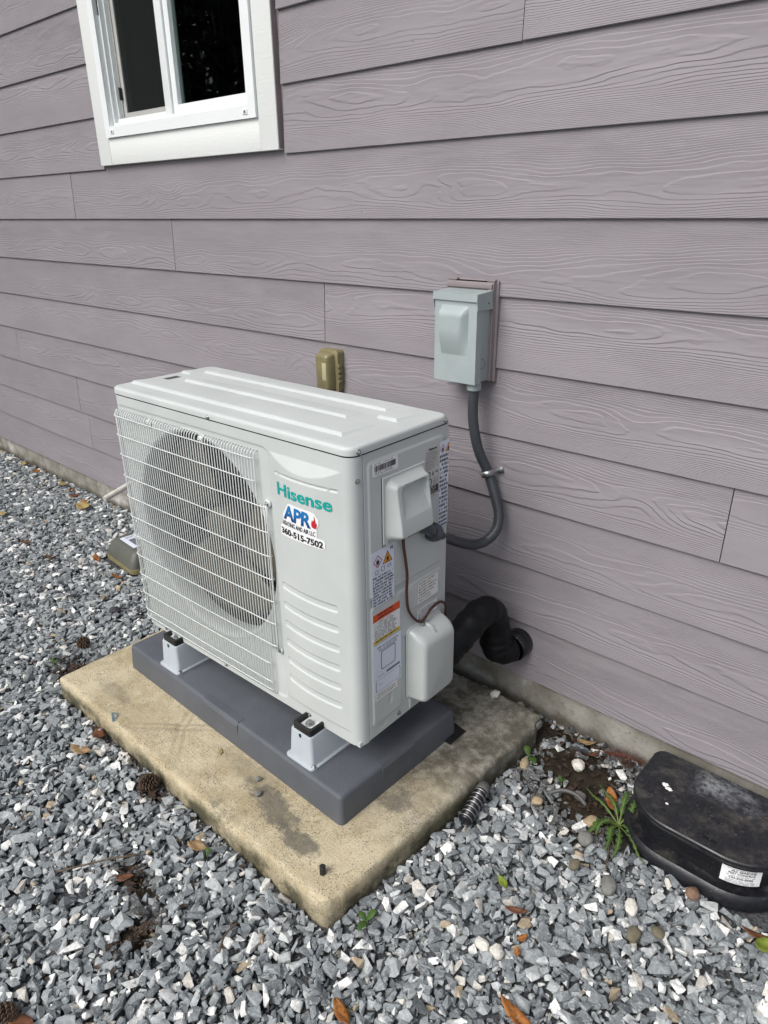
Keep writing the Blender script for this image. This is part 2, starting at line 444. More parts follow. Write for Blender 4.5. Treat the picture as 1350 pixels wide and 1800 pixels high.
def make_bait():
    m = M("dusty_black_plastic")
    co = m.n("NewGeometry").outputs["Position"]
    nz = m.sep(m.n("NewGeometry").outputs["Normal"])[2]
    n = m.noise(co, 16.0, 7.0, 0.72); n2 = m.noise(co, 90.0, 5.0, 0.7); n3 = m.noise(m.vscale(co, (1, 1.5, 1)), 9.0, 7.0, 0.75)
    c = m.mix(m.smooth(n2, 0.3, 0.8), (0.007, 0.0075, 0.010), (0.017, 0.018, 0.022))
    up = m.smooth(nz, 0.55, 0.95)
    c = m.mix(m.math('MULTIPLY', m.smooth(n, 0.46, 0.68, 0.0, 0.42), up), c, (0.11, 0.100, 0.083))
    c = m.mix(m.math('MULTIPLY', m.smooth(n2, 0.60, 0.72, 0.0, 0.5), up), c, (0.17, 0.15, 0.12))
    x, y, z = m.sep(co)
    # white splash on the right rear of the lid
    d = m.math('ADD', m.math('POWER', m.math('MULTIPLY', m.math('SUBTRACT', x, 0.015), 9.0), 2.0), m.math('POWER', m.math('MULTIPLY', m.math('SUBTRACT', y, -0.085), 19.0), 2.0))
    w = m.math('ADD', d, m.math('MULTIPLY', m.math('SUBTRACT', n3, 0.5), 5.0))
    c = m.mix(m.math('MULTIPLY', m.smooth(w, -0.9, 1.0, 0.8, 0.0), m.math('MULTIPLY', up, m.smooth(n2, 0.30, 0.62))), c, (0.30, 0.32, 0.345))
    sp = m.math('LESS_THAN', m.voronoi(co, 75.0), 0.05)
    c = m.mix(m.math('MULTIPLY', sp, 0.6), c, (0.42, 0.40, 0.36))
    m.color(c); m.rough(m.smooth(n, 0.3, 0.7, 0.24, 0.50)); m.spec(0.5)
    m.bump(n2, 0.0008)
    return m.mat
MAT['bait'] = make_bait()
MAT['bait_white'] = plain("white_bird_lime", (0.70, 0.71, 0.69), 0.8, var=0.1, vscale=60)
MAT['olive'] = plain("olive_grey_plastic", (0.085, 0.088, 0.072), 0.5, var=0.1)
MAT['olive_edge'] = plain("tan_base_plastic", (0.19, 0.165, 0.075), 0.6, var=0.15, vscale=40)

def make_leaf(name, a, b, c):
    m = M(name)
    co = m.coord()
    n = m.noise(co, 45.0, 4.0, 0.7); n2 = m.noise(co, 160.0, 3.0, 0.7)
    k = m.mix(m.smooth(n, 0.35, 0.65), a, b)
    k = m.mix(m.smooth(n2, 0.56, 0.66, 0.0, 0.75), k, c)
    m.color(k); m.rough(0.6); m.spec(0.3)
    m.bump(n, 0.001)
    return m.mat
MAT['leaf_orange'] = make_leaf("orange_dry_leaf", (0.34, 0.135, 0.03), (0.20, 0.075, 0.022), (0.05, 0.022, 0.012))
MAT['leaf_brown'] = make_leaf("brown_dry_leaf", (0.15, 0.06, 0.028), (0.09, 0.038, 0.02), (0.035, 0.018, 0.01))
MAT['leaf_yellow'] = make_leaf("yellow_leaf", (0.36, 0.28, 0.12), (0.27, 0.19, 0.07), (0.14, 0.09, 0.04))
MAT['leaf_tan'] = make_leaf("tan_dry_leaf", (0.34, 0.23, 0.12), (0.25, 0.16, 0.08), (0.12, 0.07, 0.035))
MAT['leaf_green'] = make_leaf("green_leaf", (0.055, 0.11, 0.022), (0.035, 0.075, 0.016), (0.08, 0.13, 0.04))
MAT['leaf_lime'] = make_leaf("lime_green_leaf", (0.17, 0.22, 0.03), (0.11, 0.16, 0.02), (0.2, 0.18, 0.05))
MAT['litter'] = make_leaf('dark_leaf_litter', (0.060, 0.040, 0.028), (0.035, 0.025, 0.018), (0.11, 0.075, 0.05))
MAT['stem'] = make_leaf("pale_green_stem", (0.15, 0.20, 0.06), (0.11, 0.15, 0.04), (0.14, 0.11, 0.05))
MAT['cone'] = make_leaf("pine_cone_scales", (0.11, 0.07, 0.045), (0.055, 0.035, 0.025), (0.22, 0.16, 0.10))
MAT['twig'] = make_leaf("dry_twig", (0.12, 0.085, 0.055), (0.07, 0.05, 0.035), (0.2, 0.16, 0.11))
MAT['needle'] = make_leaf("red_brown_needles", (0.13, 0.035, 0.022), (0.09, 0.028, 0.02), (0.18, 0.07, 0.04))
MAT['cable'] = plain("grey_cable", (0.085, 0.085, 0.08), 0.55, var=0.15)
def pebble_mat(name, c, v=0.2):
    m = M(name)
    co = m.coord()
    n = m.noise(co, 60.0, 6.0, 0.7); n2 = m.noise(co, 300.0, 3.0)
    m.color(m.mix(m.smooth(n, 0.3, 0.7), tuple(x * (1 - v) for x in c), tuple(x * (1 + v) for x in c)))
    m.rough(0.75); m.spec(0.3); m.bump(m.math('ADD', n, n2), 0.0012)
    return m.mat
MAT['peb_tan'] = pebble_mat("tan_pebble", (0.34, 0.27, 0.17))
MAT['peb_grey'] = pebble_mat("grey_pebble", (0.17, 0.17, 0.155))
MAT['peb_olive'] = pebble_mat("olive_pebble", (0.14, 0.125, 0.085))
MAT['peb_red'] = pebble_mat("red_brown_pebble", (0.19, 0.115, 0.08))
MAT['peb_white'] = pebble_mat("white_stone", (0.62, 0.60, 0.54), 0.12)
MAT['peb_dark'] = pebble_mat("dark_stone", (0.045, 0.042, 0.045))
MAT['foliage'] = make_leaf("evergreen_foliage", (0.035, 0.062, 0.025), (0.022, 0.042, 0.018), (0.055, 0.09, 0.035))
MAT['bark'] = make_leaf("tree_bark", (0.07, 0.05, 0.035), (0.045, 0.033, 0.025), (0.10, 0.08, 0.06))

# ------------------------------------------------------------------ mesh helpers
def link(o, parent=None):
    COL.objects.link(o)
    if parent is not None:
        o.parent = parent
    return o

def tag(o, label=None, cat=None, group=None, kind=None):
    if label: o["label"] = label
    if cat: o["category"] = cat
    if group: o["group"] = group
    if kind: o["kind"] = kind
    return o

def empty(name, loc=(0, 0, 0), rz=0.0):
    o = bpy.data.objects.new(name, None)
    o.location = loc; o.rotation_euler = (0, 0, rz); o.empty_display_size = 0.05
    return link(o)

def mk(name, V, F, mat, parent=None, smooth=False, loc=None):
    me = bpy.data.meshes.new(name)
    me.from_pydata([tuple(map(float, v)) for v in V], [], [tuple(map(int, f)) for f in F])
    if isinstance(mat, str): mat = MAT[mat]
    me.materials.append(mat)
    if smooth:
        me.polygons.foreach_set("use_smooth", [True] * len(me.polygons))
    me.update()
    o = bpy.data.objects.new(name, me)
    if loc is not None: o.location = loc
    return link(o, parent)

def autosmooth(o, ang=35):
    me = o.data
    me.polygons.foreach_set("use_smooth", [True] * len(me.polygons))
    bm = bmesh.new(); bm.from_mesh(me)
    for e in bm.edges:
        if len(e.link_faces) == 2:
            e.smooth = e.calc_face_angle(0.0) < R(ang)
    bm.to_mesh(me); bm.free()
    return o

def boxv(x0, x1, y0, y1, z0, z1):
    V = [(x0, y0, z0), (x1, y0, z0), (x1, y1, z0), (x0, y1, z0), (x0, y0, z1), (x1, y0, z1), (x1, y1, z1), (x0, y1, z1)]
    F = [(0, 3, 2, 1), (4, 5, 6, 7), (0, 1, 5, 4), (1, 2, 6, 5), (2, 3, 7, 6), (3, 0, 4, 7)]
    return V, F

def box(name, x0, x1, y0, y1, z0, z1, mat, parent=None, bev=0.0, seg=2, loc=None):
    V, F = boxv(x0, x1, y0, y1, z0, z1)
    o = mk(name, V, F, mat, parent, loc=loc)
    if bev > 0:
        bm = bmesh.new(); bm.from_mesh(o.data)
        bmesh.ops.bevel(bm, geom=list(bm.edges), offset=bev, segments=seg, affect='EDGES', profile=0.5)
        bm.to_mesh(o.data); bm.free()
        autosmooth(o, 40)
    return o

class MB:
    def __init__(s): s.V = []; s.F = []
    def add(s, V, F):
        b = len(s.V); s.V += list(V); s.F += [tuple(i + b for i in f) for f in F]; return s
    def box(s, *a): return s.add(*boxv(*a))
    def build(s, name, mat, parent=None, smooth=False, loc=None): return mk(name, s.V, s.F, mat, parent, smooth, loc)

def rrect(x0, y0, x1, y1, r, n=6):
    if not isinstance(r, (tuple, list)): r = (r,) * 4
    pts = []
    for (cx, cy, a0, rr) in ((x1 - r[0], y0 + r[0], -90, r[0]), (x1 - r[1], y1 - r[1], 0, r[1]), (x0 + r[2], y1 - r[2], 90, r[2]), (x0 + r[3], y0 + r[3], 180, r[3])):
        for i in range(n + 1):
            a = R(a0 + 90.0 * i / n)
            pts.append((cx + rr * math.cos(a), cy + rr * math.sin(a)))
    return pts

def loft(loops, cap0=True, cap1=True):
    V = []; F = []; n = len(loops[0])
    for lp in loops: V += [tuple(p) for p in lp]
    for k in range(len(loops) - 1):
        for i in range(n):
            j = (i + 1) % n
            F.append((k * n + i, k * n + j, (k + 1) * n + j, (k + 1) * n + i))
    if cap0: F.append(tuple(reversed(range(n))))
    if cap1: F.append(tuple(range((len(loops) - 1) * n, len(loops) * n)))
    return V, F

def spline(pts, n=10):
    P = [np.array(p, float) for p in pts]
    P = [2 * P[0] - P[1]] + P + [2 * P[-1] - P[-2]]
    out = []
    for i in range(1, len(P) - 2):
        for k in range(n):
            t = k / n
            out.append(0.5 * ((2 * P[i]) + (-P[i - 1] + P[i + 1]) * t + (2 * P[i - 1] - 5 * P[i] + 4 * P[i + 1] - P[i + 2]) * t * t + (-P[i - 1] + 3 * P[i] - 3 * P[i + 1] + P[i + 2]) * t ** 3))
    out.append(P[-2])
    return out

def tube(pts, rad, n=10, caps=True):
    P = [Vector(p) for p in pts]
    loops = []
    t = (P[1] - P[0]).normalized()
    up = Vector((0, 0, 1)) if abs(t.z) < 0.9 else Vector((1, 0, 0))
    a = t.cross(up).normalized()
    for i, p in enumerate(P):
        if i == 0: t = P[1] - P[0]
        elif i == len(P) - 1: t = P[-1] - P[-2]
        else: t = P[i + 1] - P[i - 1]
        t.normalize()
        a = (a - t * a.dot(t)).normalized()
        b = t.cross(a)
        rr = rad[i] if hasattr(rad, '__len__') else rad
        loops.append([p + (a * math.cos(2 * math.pi * k / n) + b * math.sin(2 * math.pi * k / n)) * rr for k in range(n)])
    return loft(loops, caps, caps)

def cyl(c0, c1, r0, r1=None, n=16):
    return tube([c0, c1], [r0, r0 if r1 is None else r1], n)

def screw_mesh():
    # hex washer head, axis +z
    n = 12; mb = MB()
    L = [[(r * math.cos(2 * math.pi * k / n), r * math.sin(2 * math.pi * k / n), z) for k in range(n)] for r, z in ((0.0068, -0.001), (0.0068, 0.0012), (0.0060, 0.0018))]
    mb.add(*loft(L))
    L = [[(r * math.cos(math.pi / 3 * k), r * math.sin(math.pi / 3 * k), z) for k in range(6)] for r, z in ((0.0044, 0.0015), (0.0044, 0.0045), (0.0036, 0.0052))]
    mb.add(*loft(L))
    me = bpy.data.meshes.new("screw"); me.from_pydata(mb.V, [], mb.F); me.materials.append(MAT['steel'])
    return me
SCREW = screw_mesh()
def screw(parent, loc, axis, s=1.0):
    o = bpy.data.objects.new("screw", SCREW)
    o.location = loc
    q = Vector(axis).to_track_quat('Z', 'Y')
    o.rotation_euler = (q.to_matrix() @ Matrix.Rotation(random.random() * 3, 3, 'Z')).to_euler()
    o.scale = (s, s, s)
    return link(o, parent)

def text_mesh(body, size=1.0, bold=0.0, shear=0.0, align='LEFT', space=1.0):
    cu = bpy.data.curves.new("txt", 'FONT')
    cu.body = body; cu.size = size; cu.align_x = align; cu.offset = bold; cu.shear = shear; cu.resolution_u = 3
    cu.space_character = space
    ob = bpy.data.objects.new("txt", cu)
    COL.objects.link(ob)
    dg = bpy.context.evaluated_depsgraph_get()
    me = bpy.data.meshes.new_from_object(ob.evaluated_get(dg))
    V = np.array([v.co[:] for v in me.vertices]); F = [tuple(p.vertices) for p in me.polygons]
    bpy.data.objects.remove(ob); bpy.data.curves.remove(cu); bpy.data.meshes.remove(me)
    return V, F

def text_fit(body, x0, x1, y0, y1, bold=0.0, shear=0.0, space=1.0):
    V, F = text_mesh(body, 1.0, bold, shear, space=space)
    mn = V.min(0); mx = V.max(0)
    W = np.empty((len(V), 2))
    W[:, 0] = x0 + (V[:, 0] - mn[0]) / (mx[0] - mn[0]) * (x1 - x0)
    W[:, 1] = y0 + (V[:, 1] - mn[1]) / (mx[1] - mn[1]) * (y1 - y0)
    return W, F

# ================================================================== THE HOUSE
S = 0.1778
def zk(k): return 1.36 - k * S
house = empty("house", (-2.0, 0.05, 0.0))
tag(house, "house wall of mauve-grey wood-grain lap siding with a white window", "house")
HX, HY = -2.0, 0.05
def hm(o):      # parent a world-placed mesh to the house
    o.parent = house; o.matrix_parent_inverse = Matrix.Translation((-HX, -HY, 0)); return o
XL, XR = -7.6, 2.4
hm(box("sheathing", XL, -2.495, 0.0215, 0.12, 0.10, 3.25, 'dark'))
hm(box("sheathing", -1.60, XR, 0.0215, 0.12, 0.10, 3.25, 'dark'))
hm(box("sheathing", -2.4945, -1.6005, 0.0215, 0.12, 0.10, 1.60, 'dark'))
hm(box("sheathing", -2.4945, -1.6005, 0.0215, 0.12, 2.80, 3.25, 'dark'))
hm(box("foundation", XL, XR, 0.014, 0.25, -0.3, 0.135, 'foundation'))
WX0, WX1, WZ0, WZ1 = -2.574, -1.5225, 1.5495, 2.86

def plank(x0, x1, k):
    L = x1 - x0; H = 0.205; t = 0.008; sl = 0.0083
    b = 0.0012
    prof = [(b, 0.0), (0.0, b), (sl * H / S - 0.0, H), (sl * H / S + t, H), (t, 0.0)]   # (y, z)
    V = []
    for xx in (0.0, L):
        for (y, z) in prof: V.append((xx, y, z))
    n = len(prof)
    F = [tuple(range(n)), tuple(reversed(range(n, 2 * n)))]
    for i in range(n):
        j = (i + 1) % n
        F.append((i, n + i, n + j, j))
    o = mk("plank", V, F, 'plank')
    o.location = (x0, random.uniform(-0.0008, 0.0004), zk(k) + random.uniform(-0.0008, 0.0008))
    hm(o)
joints = {0: -2.878, -2: -0.711, 2: -1.374, 1: -2.166, 4: -0.123, 3: -0.812, 5: -3.169, -1: -5.3, 6: 0.55, 7: -5.1, -3: -3.9, -4: 0.2, -5: -3.2, -6: -0.9, -7: -5.0, -8: -1.9, -9: -3.3}
for k in range(7, -10, -1):
    xs = [XL, XR]
    j = joints[k]
    while j - 3.66 > XL: j -= 3.66
    while j < XR:
        xs.append(j); j += 3.66
    xs.sort()
    segs = [(xs[i] + 0.0011, xs[i + 1] - 0.0011) for i in range(len(xs) - 1) if xs[i + 1] - xs[i] > 0.02]
    z0 = zk(k)
    for (a, b) in segs:
        if z0 + 0.02 > WZ0 - 0.035 and z0 < WZ1 - 0.02:       # cut around the window
            if a < WX0 + 0.004 - 0.01: plank(a, min(b, WX0 - 0.002), k) if min(b, WX0) - a > 0.05 else None
            if b > WX1 + 0.02: plank(max(a, WX1 + 0.011), b, k) if b - max(a, WX1) > 0.05 else None
        else:
            plank(a, b, k)

# unseen eave, added to cut the sky light from overhead
hm(box("added_soffit", XL, XR, -0.42, 0.10, 3.02, 3.05, 'trim'))
hm(box("added_fascia", XL, XR, -0.45, -0.4205, 3.0, 3.20, 'trim'))
# window trim
hm(box("trim_board", WX0, -2.4906, -0.0125, 0.0205, WZ0, WZ1, 'trim', bev=0.001))
hm(box("trim_board", -1.6054, WX1, -0.0125, 0.0205, WZ0, WZ1, 'trim', bev=0.001))
hm(box("trim_board", -2.4898, -1.6062, -0.0118, 0.0205, WZ0 + 0.0003, 1.6385, 'trim', bev=0.001))
hm(box("trim_board", -2.4898, -1.6062, -0.0118, 0.0205, 2.77, WZ1, 'trim', bev=0.001))
hm(box("trim_edge", WX1 + 0.0002, WX1 + 0.0026, -0.0108, 0.0205, WZ0 + 0.004, WZ1, 'block'))
hm(box("caulk_strip", WX1 + 0.0028, WX1 + 0.0118, 0.0085, 0.0205, WZ0 - 0.01, WZ1, 'block'))
# window: outer frame is the part, its pieces are sub-parts
fx0, fx1, fz0, fz1 = -2.4893, -1.6067, 1.6390, 2.768
def frame_mesh(x0, x1, z0, z1, w, y0, y1):
    mb = MB()
    o = [(x0, z0), (x1, z0), (x1, z1), (x0, z1)]; i = [(x0 + w, z0 + w), (x1 - w, z0 + w), (x1 - w, z1 - w), (x0 + w, z1 - w)]
    V = [(p[0], y0, p[1]) for p in o] + [(p[0], y0, p[1]) for p in i] + [(p[0], y1, p[1]) for p in o] + [(p[0], y1, p[1]) for p in i]
    F = []
    for a in range(4):
        b = (a + 1) % 4
        F += [(a, b, 4 + b, 4 + a), (8 + a, 12 + a, 12 + b, 8 + b), (4 + a, 4 + b, 12 + b, 12 + a), (a, 8 + a, 8 + b, b)]
    mb.add(V, F); return mb
win = hm(frame_mesh(fx0, fx1, fz0, fz1, 0.036, -0.021, 0.095).build("window", 'vinyl'))
def wsub(o):
    o.parent = win; o.matrix_parent_inverse = Matrix.Identity(4)
    return o
# second step of the frame
wsub(frame_mesh(fx0 + 0.0362, fx1 - 0.0362, fz0 + 0.0362, fz1 - 0.0362, 0.010, -0.003, 0.09).build("frame_step", 'vinyl'))
# fixed right pane: sash and glass
wsub(frame_mesh(-2.066, fx1 - 0.0465, fz0 + 0.0465, fz1 - 0.0465, 0.026, 0.006, 0.04).build("sash", 'vinyl'))
wsub(box("glass", -2.043, fx1 - 0.070, 0.021, 0.025, fz0 + 0.069, fz1 - 0.07, 'glass'))
# meeting rail
wsub(box("meeting_rail", -2.106, -2.0675, -0.002, 0.06, fz0 + 0.0465, fz1 - 0.0465, 'vinyl', bev=0.002))
# dark green-grey glazing gasket strip on the sliding sash
wsub(box("gasket", -2.0425, -2.020, 0.032, 0.06, fz0 + 0.06, fz1 - 0.06, 'curtain'))
# left: sill track, screen frame and screen
wsub(box("sill_track", fx0 + 0.0465, -2.1065, 0.010, 0.022, fz0 + 0.0465, fz0 + 0.060, 'vinyl'))
wsub(box("jamb_track", fx0 + 0.0465, fx0 + 0.054, 0.014, 0.08, fz0 + 0.0605, fz1 - 0.05, 'vinyl'))
wsub(box("jamb_track", fx0 + 0.0545, fx0 + 0.062, 0.028, 0.08, fz0 + 0.0605, fz1 - 0.05, 'alu'))
wsub(frame_mesh(fx0 + 0.0625, -2.1065, fz0 + 0.0605, fz1 - 0.05, 0.019, 0.032, 0.044).build("screen_frame", 'alu'))
wsub(box("screen", fx0 + 0.081, -2.125, 0.037, 0.0375, fz0 + 0.079, fz1 - 0.068, 'screen'))
wsub(box("glass", fx0 + 0.062, -2.104, 0.068, 0.072, fz0 + 0.05, fz1 - 0.05, 'glass'))
wsub(box("latch", fx0 + 0.0625, fx0 + 0.068, 0.020, 0.03, 1.76, 1.80, 'black'))
wsub(box("latch", fx0 + 0.0375, fx0 + 0.042, -0.0055, 0.0, 2.02, 2.075, 'black'))
for wx in (-2.440, -1.655):
    wsub(box("weep_cover", wx - 0.011, wx + 0.011, -0.0235, -0.020, 1.650, 1.664, 'vinyl', bev=0.001))
    wsub(box("weep_slot", wx - 0.004, wx + 0.005, -0.0238, -0.0236, 1.653, 1.661, 'ink2'))
# room behind the glass
rm = MB(); V, F = boxv(-2.9, -1.2, 0.13, 1.6, 1.0, 3.1)
F = [f for i, f in enumerate(F) if i != 2]
hm(mk("room", V, [tuple(reversed(f)) for f in F], 'room'))
cv = []; cf = []
for i in range(41):
    xx = -2.47 + 0.25 * i / 40; yy = 0.16 + 0.012 * math.sin(i * 0.9) + 0.004 * math.sin(i * 2.3)
    cv += [(xx, yy, 1.55), (xx, yy, 2.8)]
    if i: cf.append((2 * i - 2, 2 * i, 2 * i + 1, 2 * i - 1))
hm(mk("curtain", cv, cf, 'curtain', smooth=True))

# ================================================================== GROUND
SLAB = (-1.715, -0.512, -0.879, -0.046)          # x0 x1 y0 y1
def ground_h(x, y):
    return -0.012 + 0.010 * math.exp(min(0, y) / 0.25) + 0.006 * mnoise.noise((x * 2.3, y * 2.3, 0.3))
gx = [-60, -30, -14, -9] + list(np.arange(-7.4, 2.41, 0.1)) + [5, 12, 30, 60]
gy = [-60, -30, -14, -7, -4.5] + list(np.arange(-3.6, 0.21, 0.1))
V = [(x, y, ground_h(x, y)) for y in gy for x in gx]
nx = len(gx)
F = [(j * nx + i, j * nx + i + 1, (j + 1) * nx + i + 1, (j + 1) * nx + i) for j in range(len(gy) - 1) for i in range(nx - 1)]
tag(mk("ground", V, F, 'soil', smooth=True), "dark soil under the grey gravel", kind="structure")

# ---- gravel: thousands of crushed stones, dropped one after another on a height map
def hull_shapes(n, npts, seed, flat):
    out = []
    rg = np.random.default_rng(seed)
    for i in range(n):
        p = rg.normal(size=(npts, 3)); p /= np.linalg.norm(p, axis=1)[:, None]
        p = np.sign(p) * np.abs(p) ** rg.uniform(0.45, 0.8)
        p *= np.array([1.0, rg.uniform(0.50, 0.80), rg.uniform(*flat)])
        bm = bmesh.new()
        for q in p: bm.verts.new(q)
        r = bmesh.ops.convex_hull(bm, input=list(bm.verts))
        for v in [v for v in bm.verts if not v.link_faces]: bm.verts.remove(v)
        bm.verts.index_update()
        bmesh.ops.triangulate(bm, faces=bm.faces[:])
        bm.verts.index_update()
        V = np.array([v.co[:] for v in bm.verts]); Fc = np.array([[v.index for v in f.verts] for f in bm.faces])
        bm.free()
        out.append((V, Fc))
    return out
SHAPES = hull_shapes(70, 10, 5, (0.36, 0.66))
PAL = 1.22 * np.array([(0.143, 0.160, 0.168), (0.186, 0.204, 0.211), (0.240, 0.257, 0.262), (0.105, 0.116, 0.123), (0.57, 0.575, 0.555), (0.36, 0.375, 0.375), (0.30, 0.24, 0.16), (0.42, 0.40, 0.36)])
PROB = np.array([0.24, 0.24, 0.19, 0.12, 0.095, 0.085, 0.010, 0.03]); PROB /= PROB.sum()
CELL = 0.003
HX0, HY0 = -6.0, -2.55
HW, HH = int(7.5 / CELL), int(2.58 / CELL)
Hmap = np.full((HH, HW), -0.010, np.float32)
ys = HY0 + np.arange(HH) * CELL
Hmap += (0.012 * np.exp(np.minimum(0, ys) / 0.25)).astype(np.float32)[:, None]
bare = BARE
BAITS = [(-0.175, 0.18, -0.285, -0.02), (-2.52, -2.23, -0.33, -0.14)]
def blocked(x, y, m=0.0):
    if SLAB[0] - m < x < SLAB[1] + m + 0.036 * (y + 0.879) / 0.83 and SLAB[2] - m < y < SLAB[3] + m: return True
    for (a, b, c, d) in BAITS:
        if a - m * 0.4 < x < b + m * 0.4 and c - m * 0.4 < y < d + m * 0.4: return True
    return y > 0.012 - m * 0.8
def bareness(x, y):
    v = 0.0
    for (bx, by, rx, ry) in bare:
        d = ((x - bx) / rx) ** 2 + ((y - by) / ry) ** 2
        v = max(v, math.exp(-d * 1.2))
    return v
main_poly = [(-5.0, 0.03), (-4.9, -0.45), (-1.0, -1.75), (-0.55, -1.55), (0.55, -0.75), (0.7, 0.03)]
def inside(x, y):
    c = False; n = len(main_poly)
    for i in range(n):
        x1, y1 = main_poly[i]; x2, y2 = main_poly[(i + 1) % n]
        if (y1 > y) != (y2 > y) and x < (x2 - x1) * (y - y1) / (y2 - y1) + x1: c = not c
    return c
stones = []          # (x, y, z, scale xyz, yaw, tilt x, tilt y, shape, bareness)
EXT = [np.abs(v).max(0) for v, f in SHAPES]
def drop(n_try, xr, yr, want_in, smin, smax, pw, zmax):
    """loose under-layer: each stone lands on the height map left by the ones before"""
    X = rng.uniform(xr[0], xr[1], n_try); Y = rng.uniform(yr[0], yr[1], n_try); U = rng.random((n_try, 4))
    for i in range(n_try):
        x, y = float(X[i]), float(Y[i])
        s = smin + (smax - smin) * U[i, 0] ** pw
        if inside(x, y) != want_in or blocked(x, y, s * 0.75): continue
        bn = bareness(x, y)
        if bn > 0.15 and U[i, 1] < bn * 1.2: continue
        rc = max(1, int(s * 0.62 / CELL))
        cx = int((x - HX0) / CELL); cy = int((y - HY0) / CELL)
        if cx - rc < 0 or cy - rc < 0 or cx + rc + 1 > HW or cy + rc + 1 > HH: continue
        w = Hmap[cy - rc:cy + rc + 1, cx - rc:cx + rc + 1]
        zb = 0.6 * float(w.mean()) + 0.4 * float(w.max())
        if zb > zmax - 0.4 * s: continue
        hh = s * 0.42
        yy, xx = np.ogrid[-rc:rc + 1, -rc:rc + 1]
        d2 = (xx * xx + yy * yy) / (rc + 0.5) ** 2
        dome = (zb + hh * 1.7 * np.sqrt(np.maximum(0, 1 - d2))).astype(np.float32)
        np.maximum(w, np.where(d2 < 1, dome, -1), out=w)
        stones.append((x, y, zb + hh * 0.75, s * rng.uniform(0.8, 1.15, 3), rng.uniform(0, 6.28), rng.normal(0, 0.36), rng.normal(0, 0.36), int(rng.integers(0, len(SHAPES))), bn))
drop(46000, (-5.0, 0.7), (-1.75, 0.02), True, 0.007, 0.016, 1.5, 0.012)
drop(26000, (-5.9, 1.4), (-2.5, 0.02), False, 0.015, 0.026, 1.2, 0.021)
occ = np.zeros((HH, HW), bool)
def lay(n_try, smin, smax, grow, zoff):
    """packed top layer: stones lie side by side, largest first"""
    X = rng.uniform(-5.0, 0.7, n_try); Y = rng.uniform(-1.75, 0.02, n_try); U = rng.random((n_try, 3))
    for i in range(n_try):
        x, y = float(X[i]), float(Y[i]); s = smin + (smax - smin) * U[i, 0]
        cx = int((x - HX0) / CELL); cy = int((y - HY0) / CELL)
        if occ[cy, cx] or not inside(x, y) or blocked(x, y, s * 0.72): continue
        bn = bareness(x, y)
        if bn > 0.15 and U[i, 1] < bn * 1.35: continue
        k = int(rng.integers(0, len(SHAPES))); e = EXT[k]
        sc = s * np.array([rng.uniform(0.85, 1.2), rng.uniform(0.85, 1.15), rng.uniform(0.8, 1.15)])
        yaw = float(rng.uniform(0, 6.283)); ca, sa = math.cos(yaw), math.sin(yaw)
        ra, rb = e[0] * sc[0] * grow, e[1] * sc[1] * grow
        rc = int(max(ra, rb) / CELL) + 1
        if cx - rc < 0 or cy - rc < 0 or cx + rc + 1 > HW or cy + rc + 1 > HH: continue
        yy, xx = np.ogrid[-rc:rc + 1, -rc:rc + 1]
        du = (xx * ca + yy * sa) * CELL / ra; dv = (-xx * sa + yy * ca) * CELL / rb
        m_ = du * du + dv * dv < 1
        w = occ[cy - rc:cy + rc + 1, cx - rc:cx + rc + 1]
        if (w & m_).sum() > 0.10 * m_.sum(): continue
        w |= m_
        hm_ = Hmap[cy - rc:cy + rc + 1, cx - rc:cx + rc + 1]
        base_z = min(0.016, 0.5 * float(hm_.mean()) + 0.5 * float(hm_[m_].max() if m_.any() else hm_.max()))
        z = base_z + zoff + e[2] * sc[2] * 0.45 + rng.normal(0, 0.0012)
        hm_[m_] = np.maximum(hm_[m_], z + e[2] * sc[2] * 0.6)
        stones.append((x, y, z, sc, yaw, rng.normal(0, 0.20), rng.normal(0, 0.20), k, bn))
lay(4500, 0.0180, 0.0225, 0.86, -0.002)
lay(24000, 0.0140, 0.0180, 0.86, -0.002)
lay(64000, 0.0103, 0.0140, 0.86, -0.002)
lay(120000, 0.0072, 0.0103, 0.88, -0.003)
lay(160000, 0.0048, 0.0072, 0.90, -0.004)
N = len(stones)
vs_, fs_, cols = [], [], []
base = 0
PICK = rng.choice(len(PAL), size=N, p=PROB)
for i, (x, y, z, sc, a, tx, ty, k, bn) in enumerate(stones):
    Vs, Fs = SHAPES[k]
    ca, sa = math.cos(a), math.sin(a); cx_, sx_ = math.cos(tx), math.sin(tx); cy_, sy_ = math.cos(ty), math.sin(ty)
    Rm = np.array([[ca, -sa, 0], [sa, ca, 0], [0, 0, 1]]) @ np.array([[1, 0, 0], [0, cx_, -sx_], [0, sx_, cx_]]) @ np.array([[cy_, 0, sy_], [0, 1, 0], [-sy_, 0, cy_]])
    vs_.append((Vs * sc) @ Rm.T + (x, y, z))
    fs_.append(Fs + base); base += len(Vs)
    c = PAL[PICK[i]] * rng.uniform(0.85, 1.15)
    if bn > 0.08 and rng.random() < 0.72: c = PAL[3] * rng.uniform(0.4, 0.9) + np.array((0.012, 0.006, 0.0))
    cols.append(np.tile(np.array([*c, 1.0]), (len(Fs), 1)))
Vg = np.concatenate(vs_); Fg = np.concatenate(fs_); Cg = np.concatenate(cols)
me = bpy.data.meshes.new("gravel")
me.vertices.add(len(Vg)); me.vertices.foreach_set("co", Vg.astype(np.float32).ravel())
me.loops.add(len(Fg) * 3); me.loops.foreach_set("vertex_index", Fg.astype(np.int32).ravel())
me.polygons.add(len(Fg)); me.polygons.foreach_set("loop_start", np.arange(0, len(Fg) * 3, 3, dtype=np.int32))
try: me.polygons.foreach_set("loop_total", np.full(len(Fg), 3, dtype=np.int32))
except Exception: pass
at = me.attributes.new("stone_col", 'FLOAT_COLOR', 'FACE')
at.data.foreach_set("color", Cg.astype(np.float32).ravel())
me.materials.append(MAT['stone'])
